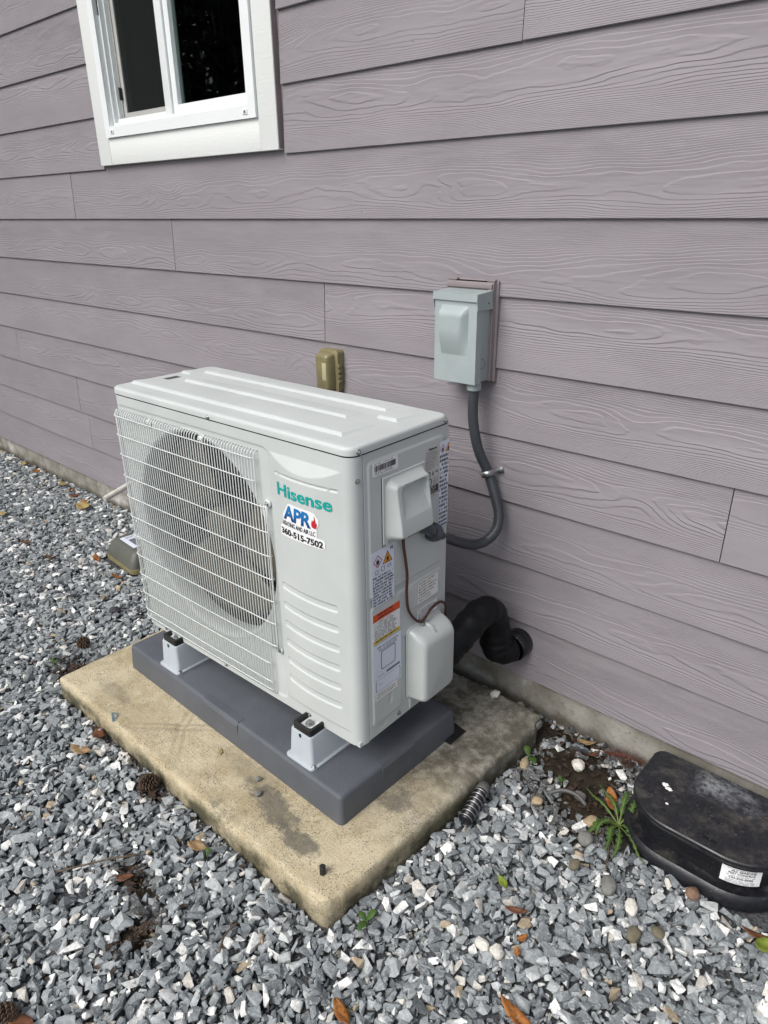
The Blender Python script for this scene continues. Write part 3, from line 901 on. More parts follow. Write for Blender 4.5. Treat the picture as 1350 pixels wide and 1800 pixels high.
me.update(calc_edges=True)
me.polygons.foreach_set('use_smooth', [False] * len(me.polygons))
gravel = link(bpy.data.objects.new("gravel", me))
tag(gravel, "loose grey and white crushed stone gravel around the slab", "gravel", kind="stuff")
print("STONES", N, "TRIS", len(Fg))
def top_at(x, y):
    cx = int((x - HX0) / CELL); cy = int((y - HY0) / CELL)
    if 3 < cx < HW - 4 and 3 < cy < HH - 4:
        return float(np.percentile(Hmap[cy - 3:cy + 4, cx - 3:cx + 4], 70))
    return 0.02

# ================================================================== CONCRETE SLAB
sx0, sx1, sy0, sy1 = SLAB
ST = 0.062
def prof_axis(a, b, step, r=0.013, depth=0.11):
    P = [(a, depth), (a, 0.055), (a + 0.001, r * 1.1), (a + r * 0.28, r * 0.35), (a + r * 0.75, r * 0.06), (a + r * 1.3, 0.0)]
    n = int((b - a - 2.6 * r) / step)
    mid = [(a + r * 1.3 + (b - a - 2.6 * r) * i / n, 0.0) for i in range(1, n)]
    Q = [(a + b - p[0], p[1]) for p in reversed(P)]
    return P + mid + Q
PX = prof_axis(sx0, sx1, 0.0065); PY = prof_axis(sy0, sy1, 0.0065)
grooves = [((-1.222, -0.755), (-1.335, -0.845)), ((-1.222, -0.755), (-1.291, -0.641)), ((-1.222, -0.755), (-1.108, -0.862)), ((-1.222, -0.755), (-1.13, -0.685))]
def segd(px, py, a, b):
    dx, dy = b[0] - a[0], b[1] - a[1]
    t = max(0, min(1, ((px - a[0]) * dx + (py - a[1]) * dy) / (dx * dx + dy * dy)))
    return math.hypot(px - a[0] - t * dx, py - a[1] - t * dy), t
V = []; GRV = []
for (yv, dy) in PY:
    for (xv, dx) in PX:
        dd = max(dx, dy) if min(dx, dy) <= 0 else max(dx, dy) + 0.35 * min(dx, dy)
        x, y, z = xv, yv, ST - dd
        gv = 0.0
        nn = mnoise.noise((x * 7, y * 7, z * 7)); n2 = mnoise.noise((x * 30, y * 30, z * 30))
        if dd > 0.001:
            n3 = mnoise.noise((x * 80, y * 80, z * 80 + 5))
            k = 0.0040 * nn + 0.0026 * n2 + 0.0014 * n3
            if dx > 0.001: x += k
            if dy > 0.001: y += k
            # broken front corner
            dc = math.hypot(xv - sx1, yv - sy0)
            if dc < 0.05:
                q = (0.05 - dc) / 0.05 * 0.012 * max(0, 0.5 + n2)
                x -= q; y += q; z -= q * 0.5
            # crumbled right rear corner
            dc = math.hypot(xv - sx1, yv - sy1)
            if dc < 0.06:
                q = (0.06 - dc) / 0.06 * 0.022
                x -= q; y -= q * 0.8
        else:
            z += 0.0012 * nn + 0.0005 * n2
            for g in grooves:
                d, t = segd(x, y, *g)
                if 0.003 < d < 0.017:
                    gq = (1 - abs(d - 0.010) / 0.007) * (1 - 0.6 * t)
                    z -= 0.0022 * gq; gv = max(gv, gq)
        x += 0.036 * (yv - sy0) / (sy1 - sy0) * max(0.0, (xv - sx0 - 0.6) / (sx1 - sx0 - 0.6))
        V.append((x, y, z)); GRV.append(gv)
nx = len(PX)
F = [(j * nx + i, j * nx + i + 1, (j + 1) * nx + i + 1, (j + 1) * nx + i) for j in range(len(PY) - 1) for i in range(nx - 1)]
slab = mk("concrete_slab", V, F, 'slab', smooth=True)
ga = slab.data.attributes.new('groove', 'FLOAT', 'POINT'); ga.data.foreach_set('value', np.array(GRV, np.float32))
tag(slab, "weathered yellowish concrete slab with rounded stained edges under the grey pad", "slab")

# stray blue-grey paint dab on the slab's left front edge
mbp_ = MB()
for (ax, ay, bx_, by_) in ((-1.425, -0.856, -1.405, -0.846), (-1.405, -0.846, -1.392, -0.862), (-1.425, -0.856, -1.385, -0.870), (-1.408, -0.863, -1.388, -0.873)):
    dx_, dy_ = bx_ - ax, by_ - ay; L_ = math.hypot(dx_, dy_); ox, oy = -dy_ / L_ * 0.0022, dx_ / L_ * 0.0022
    mbp_.add([(ax + ox, ay + oy, ST + 0.0016), (bx_ + ox, by_ + oy, ST + 0.0016), (bx_ - ox, by_ - oy, ST + 0.0017), (ax - ox, ay - oy, ST + 0.0017)], [(0, 1, 2, 3)])
tag(mbp_.build("paint_mark", 'paint', slab), kind="stuff")
# anchor bolt stub and black shim
bolt = mk("anchor_bolt", *loft([[(r * math.cos(math.pi / 3 * k + 0.3), r * math.sin(math.pi / 3 * k + 0.3), z) for k in range(6)] for r, z in ((0.0078, -0.004), (0.0078, 0.0205), (0.0066, 0.022))]), 'black', loc=(-0.578, -0.824, 0.0625))
tag(bolt, "black hexagonal anchor bolt head on the slab's front corner", "bolt")
Vw = [(0, -0.02, 0), (0.055, -0.02, 0), (0.055, 0.05, 0), (0, 0.05, 0), (0, -0.02, 0.012), (0.055, -0.02, 0.0015), (0.055, 0.05, 0.0015), (0, 0.05, 0.012)]
sh = mk("shim", Vw, boxv(0, 1, 0, 1, 0, 1)[1], 'black', loc=(-0.668, -0.302, 0.0632))
tag(sh, "black plastic shim wedged under the pad's rear right corner", "shim")

# ================================================================== GREY EQUIPMENT PAD
PADO = (-1.5911, -0.6983, 0.0628); PADW, PADD, PADH, PADR = 0.9553, 0.4373, 0.0803, -0.0116
pad = empty("equipment_pad", PADO, PADR)
tag(pad, "dark grey moulded plastic equipment pad under the white air conditioner", "pad")
loops = []
for z, ins, r in ((0.0, 0.0, 0.012), (0.02, 0.0008, 0.012), (PADH - 0.010, 0.0045, 0.012), (PADH - 0.004, 0.0062, 0.012), (PADH - 0.001, 0.0100, 0.012), (PADH, 0.0150, 0.012)):
    loops.append([(x, y, z) for x, y in rrect(ins, ins, PADW - ins, PADD - ins, r, 6)])
autosmooth(mk("pad_body", *loft(loops), 'pad', pad), 45)
# raised edge cartouches in the middle of the front and right sides
def cart(p0, p1, nrm, along):
    # wedge lying on the top edge
    mb = MB()
    L = []
    for off, dz in ((-0.006, -0.050), (0.0022, -0.047), (0.0028, -0.010), (-0.004, 0.0012), (-0.026, 0.0006), (-0.028, -0.006)):
        L.append([(p0[0] + nrm[0] * off, p0[1] + nrm[1] * off, PADH + dz), (p1[0] + nrm[0] * off, p1[1] + nrm[1] * off, PADH + dz)])
    V = [q for pr in L for q in pr]; n = len(L)
    F = [(2 * i, 2 * i + 1, 2 * i + 3, 2 * i + 2) for i in range(n - 1)] + [tuple(2 * i for i in reversed(range(n))), tuple(2 * i + 1 for i in range(n))]
    mb.add(V, F); return mb
autosmooth(cart((0.405, 0.0045), (0.560, 0.0045), (0, -1), 0).build("edge_rib", 'pad', pad), 30)
autosmooth(cart((PADW - 0.0045, 0.145), (PADW - 0.0045, 0.265), (1, 0), 1).build("edge_rib", 'pad', pad), 30)

# ================================================================== RISERS
PT = PADO[2] + PADH
def riser(x, y, rz, label):
    t = empty("riser_foot", (x, y, PT + 0.0006), rz)
    tag(t, label, "riser", "grey risers under the air conditioner")
    L = 0.375; HR = 0.0855
    lp = []
    for z, ins, r in ((0.0, 0.0, 0.012), (0.0045, 0.0, 0.012), (0.0058, 0.0015, 0.012), (0.0064, 0.0065, 0.010), (0.011, 0.0080, 0.010), (HR - 0.004, 0.0125, 0.009), (HR - 0.001, 0.0138, 0.009), (HR, 0.0165, 0.008)):
        lp.append([(px, py, z) for px, py in rrect(ins, ins, 0.098 - ins, L - ins, r, 5)])
    autosmooth(mk("riser_body", *loft(lp), 'riser', t), 40)
    for yy in (0.0, L - 0.088):
        # black rubber bracket: shallow tray with raised rim
        lp = []
        for z, a in ((0.0, 0.0), (0.0205, 0.0), (0.0218, 0.0018), (0.0210, 0.0072), (0.006, 0.008)):
            lp.append([(px, py, HR - 0.003 + z) for px, py in rrect(0.0185 + a, yy + 0.0165 + a, 0.0815 - a, yy + 0.084 - a, 0.006, 4)])
        b = mk("rubber_bracket", *loft(lp), 'black', t); autosmooth(b, 40)
        fp = box("foot_plate", 0.029, 0.071, yy + 0.026, yy + 0.082, HR + 0.0040, HR + 0.0068, 'wire', t, bev=0.001)
        n = 14
        w = mk("washer", *loft([[(0.049 + r * math.cos(2 * math.pi * k / n), yy + 0.046 + r * math.sin(2 * math.pi * k / n), HR + 0.0032 + z) for k in range(n)] for r, z in ((0.012, 0.0038), (0.012, 0.0058), (0.010, 0.0064))]), 'steel', t)
        mk("bolt_head", *loft([[(0.049 + r * math.cos(math.pi / 3 * k), yy + 0.046 + r * math.sin(math.pi / 3 * k), HR + 0.0032 + z) for k in range(6)] for r, z in ((0.0082, 0.0058), (0.0082, 0.0110), (0.0070, 0.0125))]), 'steel', t)
        # moulded notch under the bracket front
        if yy == 0.0:
            box("notch", 0.046, 0.053, 0.0108, 0.0140, HR - 0.012, HR - 0.003, 'black', t)
    screw(t, (0.092, 0.012, 0.0062), (0, 0, 1), 0.9)
    screw(t, (0.006, 0.030, 0.0062), (0, 0, 1), 0.9)
    return t
riser(-1.4265, -0.689, 0.008, "light grey riser foot under the louvred left end of the unit")
riser(-0.8470, -0.6935, 0.008, "light grey riser foot under the unit's near right corner")

# ================================================================== AIR CONDITIONER
UW, UD, UH = 0.8738, 0.3258, 0.7299
unit = empty("heat_pump_unit", (-1.5208, -0.6490, 0.2331), 0.0240)
tag(unit, "white outdoor heat pump unit with wire fan grille and teal logo", "heat pump")
SEAM = 0.7085
RC = 0.026
FCX, FCZ, FR = 0.345, 0.388, 0.276

def sstep(a, b, x):
    t = max(0.0, min(1.0, (x - a) / (b - a))); return t * t * (3 - 2 * t)
def sd_rr(x, z, x0, x1, z0, z1, r):
    cx, cz = (x0 + x1) / 2, (z0 + z1) / 2
    qx = abs(x - cx) - (x1 - x0) / 2 + r; qz = abs(z - cz) - (z1 - z0) / 2 + r
    return math.hypot(max(qx, 0), max(qz, 0)) + min(max(qx, qz), 0) - r
UC, UHW = 0.739, 0.107
def front_depth(u, v):
    """relief of the front face, metres into the cabinet; the right hand panel bulges out"""
    t = (u - UC) / UHW
    cy = 0.0125 * (1 - t * t)
    d = min(cy, 0.42 * (0.677 - v), 1.1 * (v - 0.034))
    d = -max(0.0, d)
    if 0.618 < u < 0.86:
        for i in range(6):
            vc = 0.3565 - 0.0513 * i
            if abs(v - vc) < 0.02:
                s = sd_rr(u, v, 0.646, 0.824, vc - 0.0085, vc + 0.0085, 0.006)
                d += 0.0030 * (1 - sstep(-0.0022, 0.0008, s))
        if abs(v - 0.6335) < 0.01:
            for a, b in ((0.650, 0.661), (0.665, 0.811), (0.816, 0.836)):
                s = sd_rr(u, v, a, b, 0.6312, 0.6358, 0.001)
                d += 0.0030 * (1 - sstep(-0.0012, 0.0006, s))
    # shallow step round the fan grille
    s = sd_rr(u, v, 0.018, 0.628, 0.020, 0.683, 0.02)
    d += 0.0022 * (1 - sstep(-0.004, 0.001, s))
    return d
us = list(np.arange(0.0, 0.60, 0.0075)) + list(np.arange(0.60, UW - RC - 0.001, 0.0025))
outl = [(-0.0 + RC * (1 - math.cos(R(a))), RC * (1 - math.sin(R(a)))) for a in (0, 15, 30, 45, 60, 75)]
OUT = [(0.0, 0.10), (0.0, 0.04)] + outl + [(max(RC, u), 0.0) for u in us if u > RC - 0.003] + \
      [(UW - RC + RC * math.sin(R(a)), RC * (1 - math.cos(R(a)))) for a in (0, 15, 30, 45, 60, 75, 90)] + [(UW, 0.0325)]
zs = list(np.arange(0.0, SEAM, 0.0018)) + [SEAM]
V = []
for z in zs:
    for (x, y) in OUT:
        if y == 0.0:
            y = front_depth(x, z)
        if z < 0.02 and x < 0.06:      # rounded lower left corner
            q = (0.02 - z); x = x + max(0, (0.06 - x)) * (q / 0.02) ** 2 * 0.22
        V.append((x, y, z))
nx = len(OUT)
F = []
for j in range(len(zs) - 1):
    for i in range(nx - 1):
        a = V[j * nx + i]; c = V[(j + 1) * nx + i + 1]
        mx, mz = (a[0] + c[0]) / 2, (a[2] + c[2]) / 2
        if (mx - FCX) ** 2 + (mz - FCZ) ** 2 < FR * FR and a[1] < 0.02: continue
        F.append((j * nx + i, j * nx + i + 1, (j + 1) * nx + i + 1, (j + 1) * nx + i))
fp = mk("front_panel", V, F, 'cabinet', unit, smooth=True)

# fan shroud (bell mouth)
n = 96; loops = []
for r, y in ((FR + 0.010, 0.0030), (FR + 0.007, 0.0008), (FR + 0.001, 0.0012), (FR - 0.004, 0.005), (FR - 0.006, 0.012), (FR - 0.007, 0.025), (FR - 0.007, 0.040), (FR + 0.004, 0.075)):
    loops.append([(FCX + r * math.cos(2 * math.pi * k / n), y, FCZ + r * math.sin(2 * math.pi * k / n)) for k in range(n)])
mk("fan_shroud", *loft(loops, False, False), 'cabinet', unit, smooth=True)
# dark interior and coil
V, F = boxv(0.012, UW - 0.02, 0.078, 0.300, 0.012, 0.70)
mk("coil_chamber", V, [tuple(reversed(f)) for i, f in enumerate(F) if i != 2], 'coil', unit)
mb = MB()
for i in range(70):
    x = 0.03 + i * 0.0095
    mb.box(x, x + 0.0012, 0.262, 0.292, 0.03, 0.69)
tag(mb.build("coil_fins", 'inner', unit), kind='stuff')
for zz in (0.15, 0.28, 0.41, 0.54, 0.67):
    mk("coil_tube", *cyl((0.02, 0.255, zz), (0.66, 0.255, zz), 0.005, n=8), 'inner', unit, smooth=True)
box("motor_stay", 0.300, 0.320, 0.20, 0.215, 0.02, 0.69, 'inner', unit)
box("motor_stay", 0.370, 0.390, 0.20, 0.215, 0.02, 0.69, 'inner', unit)
mk("fan_motor", *cyl((FCX, 0.10, FCZ), (FCX, 0.20, FCZ), 0.055, n=24), 'inner', unit, smooth=True)
n = 28
mk("fan_hub", *loft([[(FCX + r * math.cos(2 * math.pi * k / n), y, FCZ + r * math.sin(2 * math.pi * k / n)) for k in range(n)] for r, y in ((0.060, 0.105), (0.060, 0.060), (0.055, 0.052), (0.018, 0.048))]), 'fan', unit, smooth=True)
for b in range(3):
    a0 = R(-28 + 120 * b)
    V = []; nr, na = 9, 12
    for i in range(nr):
        rr = 0.052 + (0.250 - 0.052) * i / (nr - 1)
        sweep = 0.16 * (i / (nr - 1)) ** 1.6
        span = R(62 + 36 * (i / (nr - 1)))
        for j in range(na):
            t = j / (na - 1)
            edge = 0.05 * math.sin(math.pi * t) if i == nr - 1 else 0
            a = a0 + sweep + span * t
            V.append((FCX + (rr + edge * 0.1) * math.cos(a), 0.052 + 0.058 * t + 0.012 * (1 - i / (nr - 1)), FCZ + (rr + edge * 0.1) * math.sin(a)))
    F = [(i * na + j, i * na + j + 1, (i + 1) * na + j + 1, (i + 1) * na + j) for i in range(nr - 1) for j in range(na - 1)]
    o = mk("fan_blade", V, F, 'fan', unit, smooth=True)
    md = o.modifiers.new("solid", 'SOLIDIFY'); md.thickness = 0.003

# wire grille
gr = MB()
grille = mk("fan_grille", *tube(spline([(0.618, -0.010, 0.163), (0.6185, -0.011, 0.35), (0.618, -0.010, 0.549)], 6), 0.0019, 6), 'wire', unit, smooth=True)
GY = -0.0095
NV = 57
for i in range(NV + 3):
    u = 0.010 + i * (0.588 - 0.010) / (NV - 1)
    yg = GY
    if u < 0.03: yg = GY + 0.010 * ((0.03 - u) / 0.03) ** 2
    tab = (0.155 < u < 0.172) or (0.375 < u < 0.392)
    if u <= 0.589:
        zt = 0.668 if not tab else 0.660
        P = [(u, yg, 0.026), (u, yg, 0.34), (u, yg, zt - 0.010), (u, yg + 0.002, zt - 0.004), (u, yg + 0.006, zt), (u, 0.001, zt + 0.001)]
        P = [(u, 0.001, 0.021), (u, yg + 0.004, 0.022)] + P
    else:
        P = [(u, yg + 0.001, 0.165), (u, yg, 0.35), (u, yg + 0.001, 0.547)]
    mk("wire", *tube(P, 0.00145, 6), 'wire', grille, smooth=True)
HV = [0.653, 0.5996, 0.5435, 0.4817, 0.4207, 0.3610, 0.3010, 0.2392, 0.1762, 0.1148, 0.0588, 0.034]
for v in HV:
    inner = 0.163 < v < 0.56
    ue = 0.612 if inner else 0.588
    P = [(-0.002, 0.030, v), (-0.0035, 0.012, v), (-0.001, 0.000, v), (0.007, -0.0075, v), (0.022, -0.0115, v), (0.3, -0.0127, v), (ue - 0.02, -0.0122, v), (ue, -0.0105, v)]
    if inner: P += [(ue + 0.006, -0.009, v + 0.001), (ue + 0.007, -0.004, v + 0.001)]
    mk("wire", *tube(P, 0.0015, 7), 'wire', grille, smooth=True)
for (u, v) in ((0.6155, 0.551), (0.6155, 0.1625), (0.164, 0.655), (0.384, 0.655)):
    n = 12
    mk("wire_eyelet", *loft([[(u + r * math.cos(2 * math.pi * k / n), y, v + r * math.sin(2 * math.pi * k / n)) for k in range(n)] for r, y in ((0.0095, 0.003), (0.0095, -0.0035), (0.0080, -0.0045))]), 'wire', grille, smooth=True)
    screw(unit, (u, -0.0045, v), (0, -1, 0), 0.85)
for (u, v) in ((0.095, 0.0135), (0.378, 0.0125), (0.706, 0.0125)):
    screw(unit, (u, -0.0002, v), (0, -1, 0), 0.85)

# lid
def rr3(ins, z, r=0.028, o=0.0016):
    return [(x, y, z) for x, y in rrect(-o + ins, -o + ins, UW + o - ins, UD + o - ins, max(0.004, r - ins), 7)]
lid = mk("top_cover", *loft([rr3(0.004, 0.7116), rr3(0.0, 0.7118), rr3(0.0, 0.722), rr3(0.0009, 0.7258), rr3(0.0034, 0.7284), rr3(0.007, 0.7296), rr3(0.012, UH)]), 'cabinet', unit)
autosmooth(lid, 50)
screw(unit, (0.425, -0.0012, 0.7165), (0, -1, 0), 0.85)
screw(unit, (UW + 0.0014, 0.022, 0.7185), (1, 0, 0), 0.9)
screw(unit, (UW + 0.0014, 0.308, 0.7185), (1, 0, 0), 0.9)
def ridge(x0, x1, y0, y1, h, left_open=True, name="pressed_ridge"):
    """wedge: full height along its front edge, falling to nothing at the back"""
    s = 0.0095; z = UH - 0.0008
    e = 0.006
    V = [(x0, y0, z), (x1, y0, z), (x1 + 0.004, y1, z), (x0, y1, z),
         (x0 + (0.001 if left_open else s), y0 + s, UH + h), (x1 - s, y0 + s, UH + h), (x1 + 0.004 - s, y1 - 0.002, UH + h * 0.35), (x0 + e, y1 - 0.002, z + 0.0002)]
    F = boxv(0, 1, 0, 1, 0, 1)[1]
    o = mk(name, V, F, 'cabinet', unit)
    bm = bmesh.new(); bm.from_mesh(o.data)
    ed = [e_ for e_ in bm.edges if all(v.co.z > UH for v in e_.verts)]
    bmesh.ops.bevel(bm, geom=ed, offset=0.0018, segments=2, affect='EDGES', profile=0.5)
    bm.to_mesh(o.data); bm.free()
    autosmooth(o, 25)
ridge(0.018, 0.806, 0.048, 0.150, 0.0064)
ridge(0.115, 0.720, 0.150, 0.207, 0.0057)
ridge(0.068, 0.752, 0.248, 0.318, 0.0054)
ridge(0.768, 0.828, 0.196, 0.302, 0.0058)
ridge(0.014, 0.058, 0.208, 0.300, 0.0052)
box("pressed_dimple", 0.040, 0.062, 0.134, 0.178, UH - 0.003, UH + 0.0006, 'inner', unit)

box('seam_shade_strip', 0.012, UW - 0.010, 0.012, UD - 0.01, 0.7000, 0.7114, 'dark', unit)  # near-black strip behind the lid gap, stands in for the seam's shadow
# right side panel with pressed fields
def side_h(d, v):
    h = 0.0
    s1 = sd_rr(d, v, 0.045, 0.303, 0.372, 0.690, 0.012)
    s2 = sd_rr(d, v, 0.045, 0.303, 0.226, 0.357, 0.012)
    s3 = sd_rr(d, v, 0.045, 0.150, 0.034, 0.30, 0.006)
    s = min(s1, s2, s3)
    h += 0.0030 * (1 - sstep(-0.0045, 0.0, s))
    s4 = sd_rr(d, v, 0.165, 0.290, 0.288, 0.349, 0.012)
    h += 0.0020 * (1 - sstep(-0.004, 0.0, s4))
    s5 = sd_rr(d, v, 0.101, 0.113, 0.070, 0.140, 0.004)
    h -= 0.0025 * (1 - sstep(-0.002, 0.001, s5))
    s6 = sd_rr(d, v, 0.066, 0.094, 0.012, 0.026, 0.003)
    h -= 0.0015 * (1 - sstep(-0.002, 0.0, s6))
    # screw well near the front edge is on the front panel
    return h
ds = list(np.arange(0.0348, UD - 0.0075, 0.0020)) + [UD - 0.0062]
arc = [(0.006 * math.sin(R(a)), 0.006 * (1 - math.cos(R(a)))) for a in (15, 30, 45, 60, 75, 90)]
zs = list(np.arange(0.002, SEAM, 0.0022)) + [SEAM]
V = []
for z in zs:
    V.append((UW - 0.006, 0.0347, z))
    for d in ds: V.append((UW + side_h(d, z), d, z))
    for (da, xa) in arc: V.append((UW - xa, UD - 0.0060 + da, z))
    V.append((UW - 0.06, UD, z))
nx = len(ds) + 2 + len(arc)
F = [(j * nx + i, j * nx + i + 1, (j + 1) * nx + i + 1, (j + 1) * nx + i) for j in range(len(zs) - 1) for i in range(nx - 1)]
mk("side_panel", V, F, 'cabinet', unit, smooth=True)
box("back_panel", 0.004, UW - 0.055, UD - 0.004, UD - 0.001, 0.002, SEAM, 'cabinet', unit)
box("left_panel", 0.0005, 0.003, 0.1005, UD - 0.005, 0.002, SEAM, 'cabinet', unit)
box("base_pan", 0.006, UW - 0.004, 0.004, UD - 0.004, -0.002, 0.010, 'cabinet', unit)
screw(unit, (UW - 0.0022, 0.0195, 0.6575), (1, -0.2, 0), 0.9)
screw(unit, (UW + 0.0004, 0.140, 0.018), (1, 0, 0), 0.9)
screw(unit, (UW + 0.003, 0.090, 0.4925), (1, 0, 0), 0.8)
screw(unit, (UW + 0.003, 0.105, 0.4955), (1, 0, 0), 0.8)
screw(unit, (UW + 0.003, 0.192, 0.4905), (1, 0, 0), 0.8)

# service cover with hand hold
def cover_h(d, v):
    s = sd_rr(d, v, 0.094, 0.2310, 0.4950, 0.6385, 0.022)
    prot = 0.021 + 0.014 * sstep(0.63, 0.505, v)
    h = 0.003 + prot * sstep(0.001, -0.016, s)
    # scoop: deep at the top, its floor ramps out and runs flush two thirds of the way down
    q = sd_rr(d, v, 0.121, 0.213, 0.480, 0.6225, 0.018)
    fl = 0.002 + max(0.0, (0.6225 - v) / 0.078) * 0.034
    depth = max(0.0, h - fl)
    return h - depth * sstep(0.000, -0.006, q)
dg = np.arange(0.0865, 0.2315, 0.0016); vg = np.arange(0.487, 0.6465, 0.0016)
V = []
for iv, v in enumerate(vg):
    for idd, d in enumerate(dg):
        h = cover_h(d, v)
        if v < 0.4985 and d > 0.1: h = min(h, 0.0035)
        if iv in (0, len(vg) - 1) or idd in (0, len(dg) - 1): h = 0.0
        V.append((UW + 0.003 + h, d, v))
nx = len(dg)
F = [(j * nx + i, j * nx + i + 1, (j + 1) * nx + i + 1, (j + 1) * nx + i) for j in range(len(vg) - 1) for i in range(nx - 1)]
autosmooth(mk("service_cover", V, F, 'hood', unit), 60)
box("cable_opening", UW + 0.004, UW + 0.022, 0.150, 0.214, 0.4945, 0.4980, 'dark', unit)
box("cover_gap", UW + 0.0031, UW + 0.0036, 0.0848, 0.0864, 0.488, 0.646, 'dark', unit)

# valve cover
vc0, vc1, vz0, vz1 = 0.166, 0.300, 0.040, 0.244
loops = []
def vloop(x, a, zt, zb, r):
    return [(x, p[0], p[1]) for p in rrect(vc0 + a, vz0 + zb, vc1 - a * 0.6, vz1 - zt, r, 6)]
for x, a, zt, zb, r in ((0.002, 0.0, 0.0, 0.0, 0.016), (0.006, 0.0, 0.0, 0.0, 0.016), (0.0068, 0.0028, 0.003, 0.002, 0.016), (0.018, 0.0038, 0.006, 0.003, 0.016), (0.038, 0.0060, 0.016, 0.004, 0.016), (0.047, 0.0085, 0.025, 0.006, 0.016), (0.0515, 0.0125, 0.032, 0.0095, 0.015), (0.0535, 0.020, 0.042, 0.016, 0.012)):
    loops.append(vloop(UW + x, a, zt, zb, r))
autosmooth(mk("valve_cover", *loft(loops), 'hood', unit), 50)
screw(unit, (UW + 0.016, 0.212, 0.2425), (0.25, 0, 1), 0.8)
mk("cover_rib", *tube([(UW + 0.012, 0.222, 0.2405), (UW + 0.03, 0.226, 0.235), (UW + 0.044, 0.230, 0.2225)], [0.006, 0.005, 0.002], 8), 'hood', unit, smooth=True)
box("drain_lip", UW + 0.0005, UW + 0.006, 0.176, 0.188, 0.012, 0.042, 'cabinet', unit, bev=0.001)

# -------------------- printing on the front panel
def on_front(W, off):
    return [(u, front_depth(u, v) * 1.0 - off, v) for u, v in W]
W_, F_ = text_fit("Hisense", 0.657, 0.823, 0.586, 0.6155, bold=0.022, space=1.0)
def fd_s(u):   # smooth recess only
    t = (u - UC) / UHW
    return -0.0125 * (1 - t * t)
logo = mk("logo_lettering", [(u, fd_s(u) - 0.0014, v) for u, v in W_], [tuple(f) for f in F_], 'teal', unit)
# contractor sticker
SH = [(0.655, 0.487), (0.790, 0.490), (0.794, 0.494), (0.794, 0.509), (0.790, 0.5125), (0.772, 0.513), (0.773, 0.535), (0.779, 0.545), (0.779, 0.556), (0.768, 0.568), (0.757, 0.570), (0.690, 0.5705), (0.6845, 0.568), (0.666, 0.540), (0.664, 0.517), (0.657, 0.513), (0.654, 0.508), (0.652, 0.492)]
def clipx(poly, xc, keep_right):
    out = []
    for i in range(len(poly)):
        a, b = poly[i], poly[(i + 1) % len(poly)]
        ia = (a[0] >= xc) == keep_right or a[0] == xc; ib = (b[0] >= xc) == keep_right or b[0] == xc
        if ia: out.append(a)
        if ia != ib:
            t = (xc - a[0]) / (b[0] - a[0]); out.append((xc, a[1] + t * (b[1] - a[1])))
    return out
mb = MB()
cuts = np.linspace(0.651, 0.795, 13)
SH = [(a + 0.007, b + 0.004) for a, b in SH]
cuts = cuts + 0.007
for i in range(12):
    pl = clipx(clipx(SH, cuts[i], True), cuts[i + 1], False)
    if len(pl) > 2:
        mb.add([(u, fd_s(u) - 0.0010, v) for u, v in pl], [tuple(range(len(pl)))])
stk = mb.build("contractor_sticker", 'white_lab', unit)
def fprint(body, x0, x1, y0, y1, mat, bold, shear=0.0, space=1.0):
    W, Fx = text_fit(body, x0 + 0.007, x1 + 0.007, y0 + 0.004, y1 + 0.004, bold, shear, space)
    return mk("printed_text", [(u, fd_s(u) - 0.0018, v) for u, v in W], Fx, mat, stk)
fprint("APR", 0.668, 0.757, 0.5305, 0.5655, 'apr', 0.035, 0.12, 0.97)
fprint("HEATING AND AIR LLC", 0.664, 0.769, 0.5155, 0.5265, 'ink', 0.015, 0.1)
fprint("360-515-7502", 0.657, 0.789, 0.4925, 0.5085, 'ink', 0.035)
fl = [(0.0, 0.0), (0.30, 0.06), (0.42, 0.28), (0.40, 0.5), (0.30, 0.42), (0.22, 0.7), (0.06, 1.0), (0.05, 0.66), (-0.14, 0.52), (-0.2, 0.66), (-0.36, 0.36), (-0.32, 0.10)]
fp_ = [(0.773 + a * 0.020, 0.5375 + b * 0.030) for a, b in fl]
mk("printed_flame", [(u, fd_s(u) - 0.0018, v) for u, v in fp_], [tuple(range(len(fp_)))], 'red', stk)

# -------------------- labels on the side panel (d, v)
def label(name, d0, d1, v0, v1, mat, lift=0.0042, r=0.002, dv=0.0):
    P = [(d, v) for d, v in rrect(d0, v0, d1, v1, r, 2)]
    n = len(P)
    lp = [[(UW + lift - 0.0004, d, v) for d, v in P], [(UW + lift, d, v) for d, v in P]]
    return mk(name, *loft(lp), mat, unit)
def ink(parent, polys, mat, lift, name="printed_text"):
    mb = MB()
    for P in polys:
        mb.add([(UW + lift, d, v) for d, v in P], [tuple(range(len(P)))])
    o = mb.build(name, mat, parent)
    if len(polys) > 1: o['kind'] = 'stuff'
    return o
def quad(a, b, c, d): return [(a, c), (b, c), (b, d), (a, d)]
def scribble(d0, d1, v1, pitch, n, hfrac=0.62, wmin=0.004, wmax=0.016, gap=0.0022, ragged=0.25, seed=1):
    rg = random.Random(seed); out = []
    for i in range(n):
        top = v1 - i * pitch; bot = top - pitch * hfrac
        d = d0; end = d1 - rg.random() * ragged * (d1 - d0)
        while d < end:
            w = rg.uniform(wmin, wmax)
            e = min(d + w, end)
            # break the word into letter strokes
            x = d
            while x < e:
                sw = pitch * hfrac * rg.uniform(0.22, 0.4)
                if rg.random() < 0.85: out.append(quad(x, min(x + sw, e), bot + pitch * 0.06 * rg.random(), top - pitch * 0.10 * rg.random()))
                x += sw * rg.uniform(1.35, 1.7)
            d = e + gap
    return out
def sprint(parent, body, d0, d1, v0, v1, mat, lift, bold=0.02, shear=0.0):
    W, Fx = text_fit(body, d0, d1, v0, v1, bold, shear)
    return mk("printed_text", [(UW + lift, d, v) for d, v in W], Fx, mat, parent)
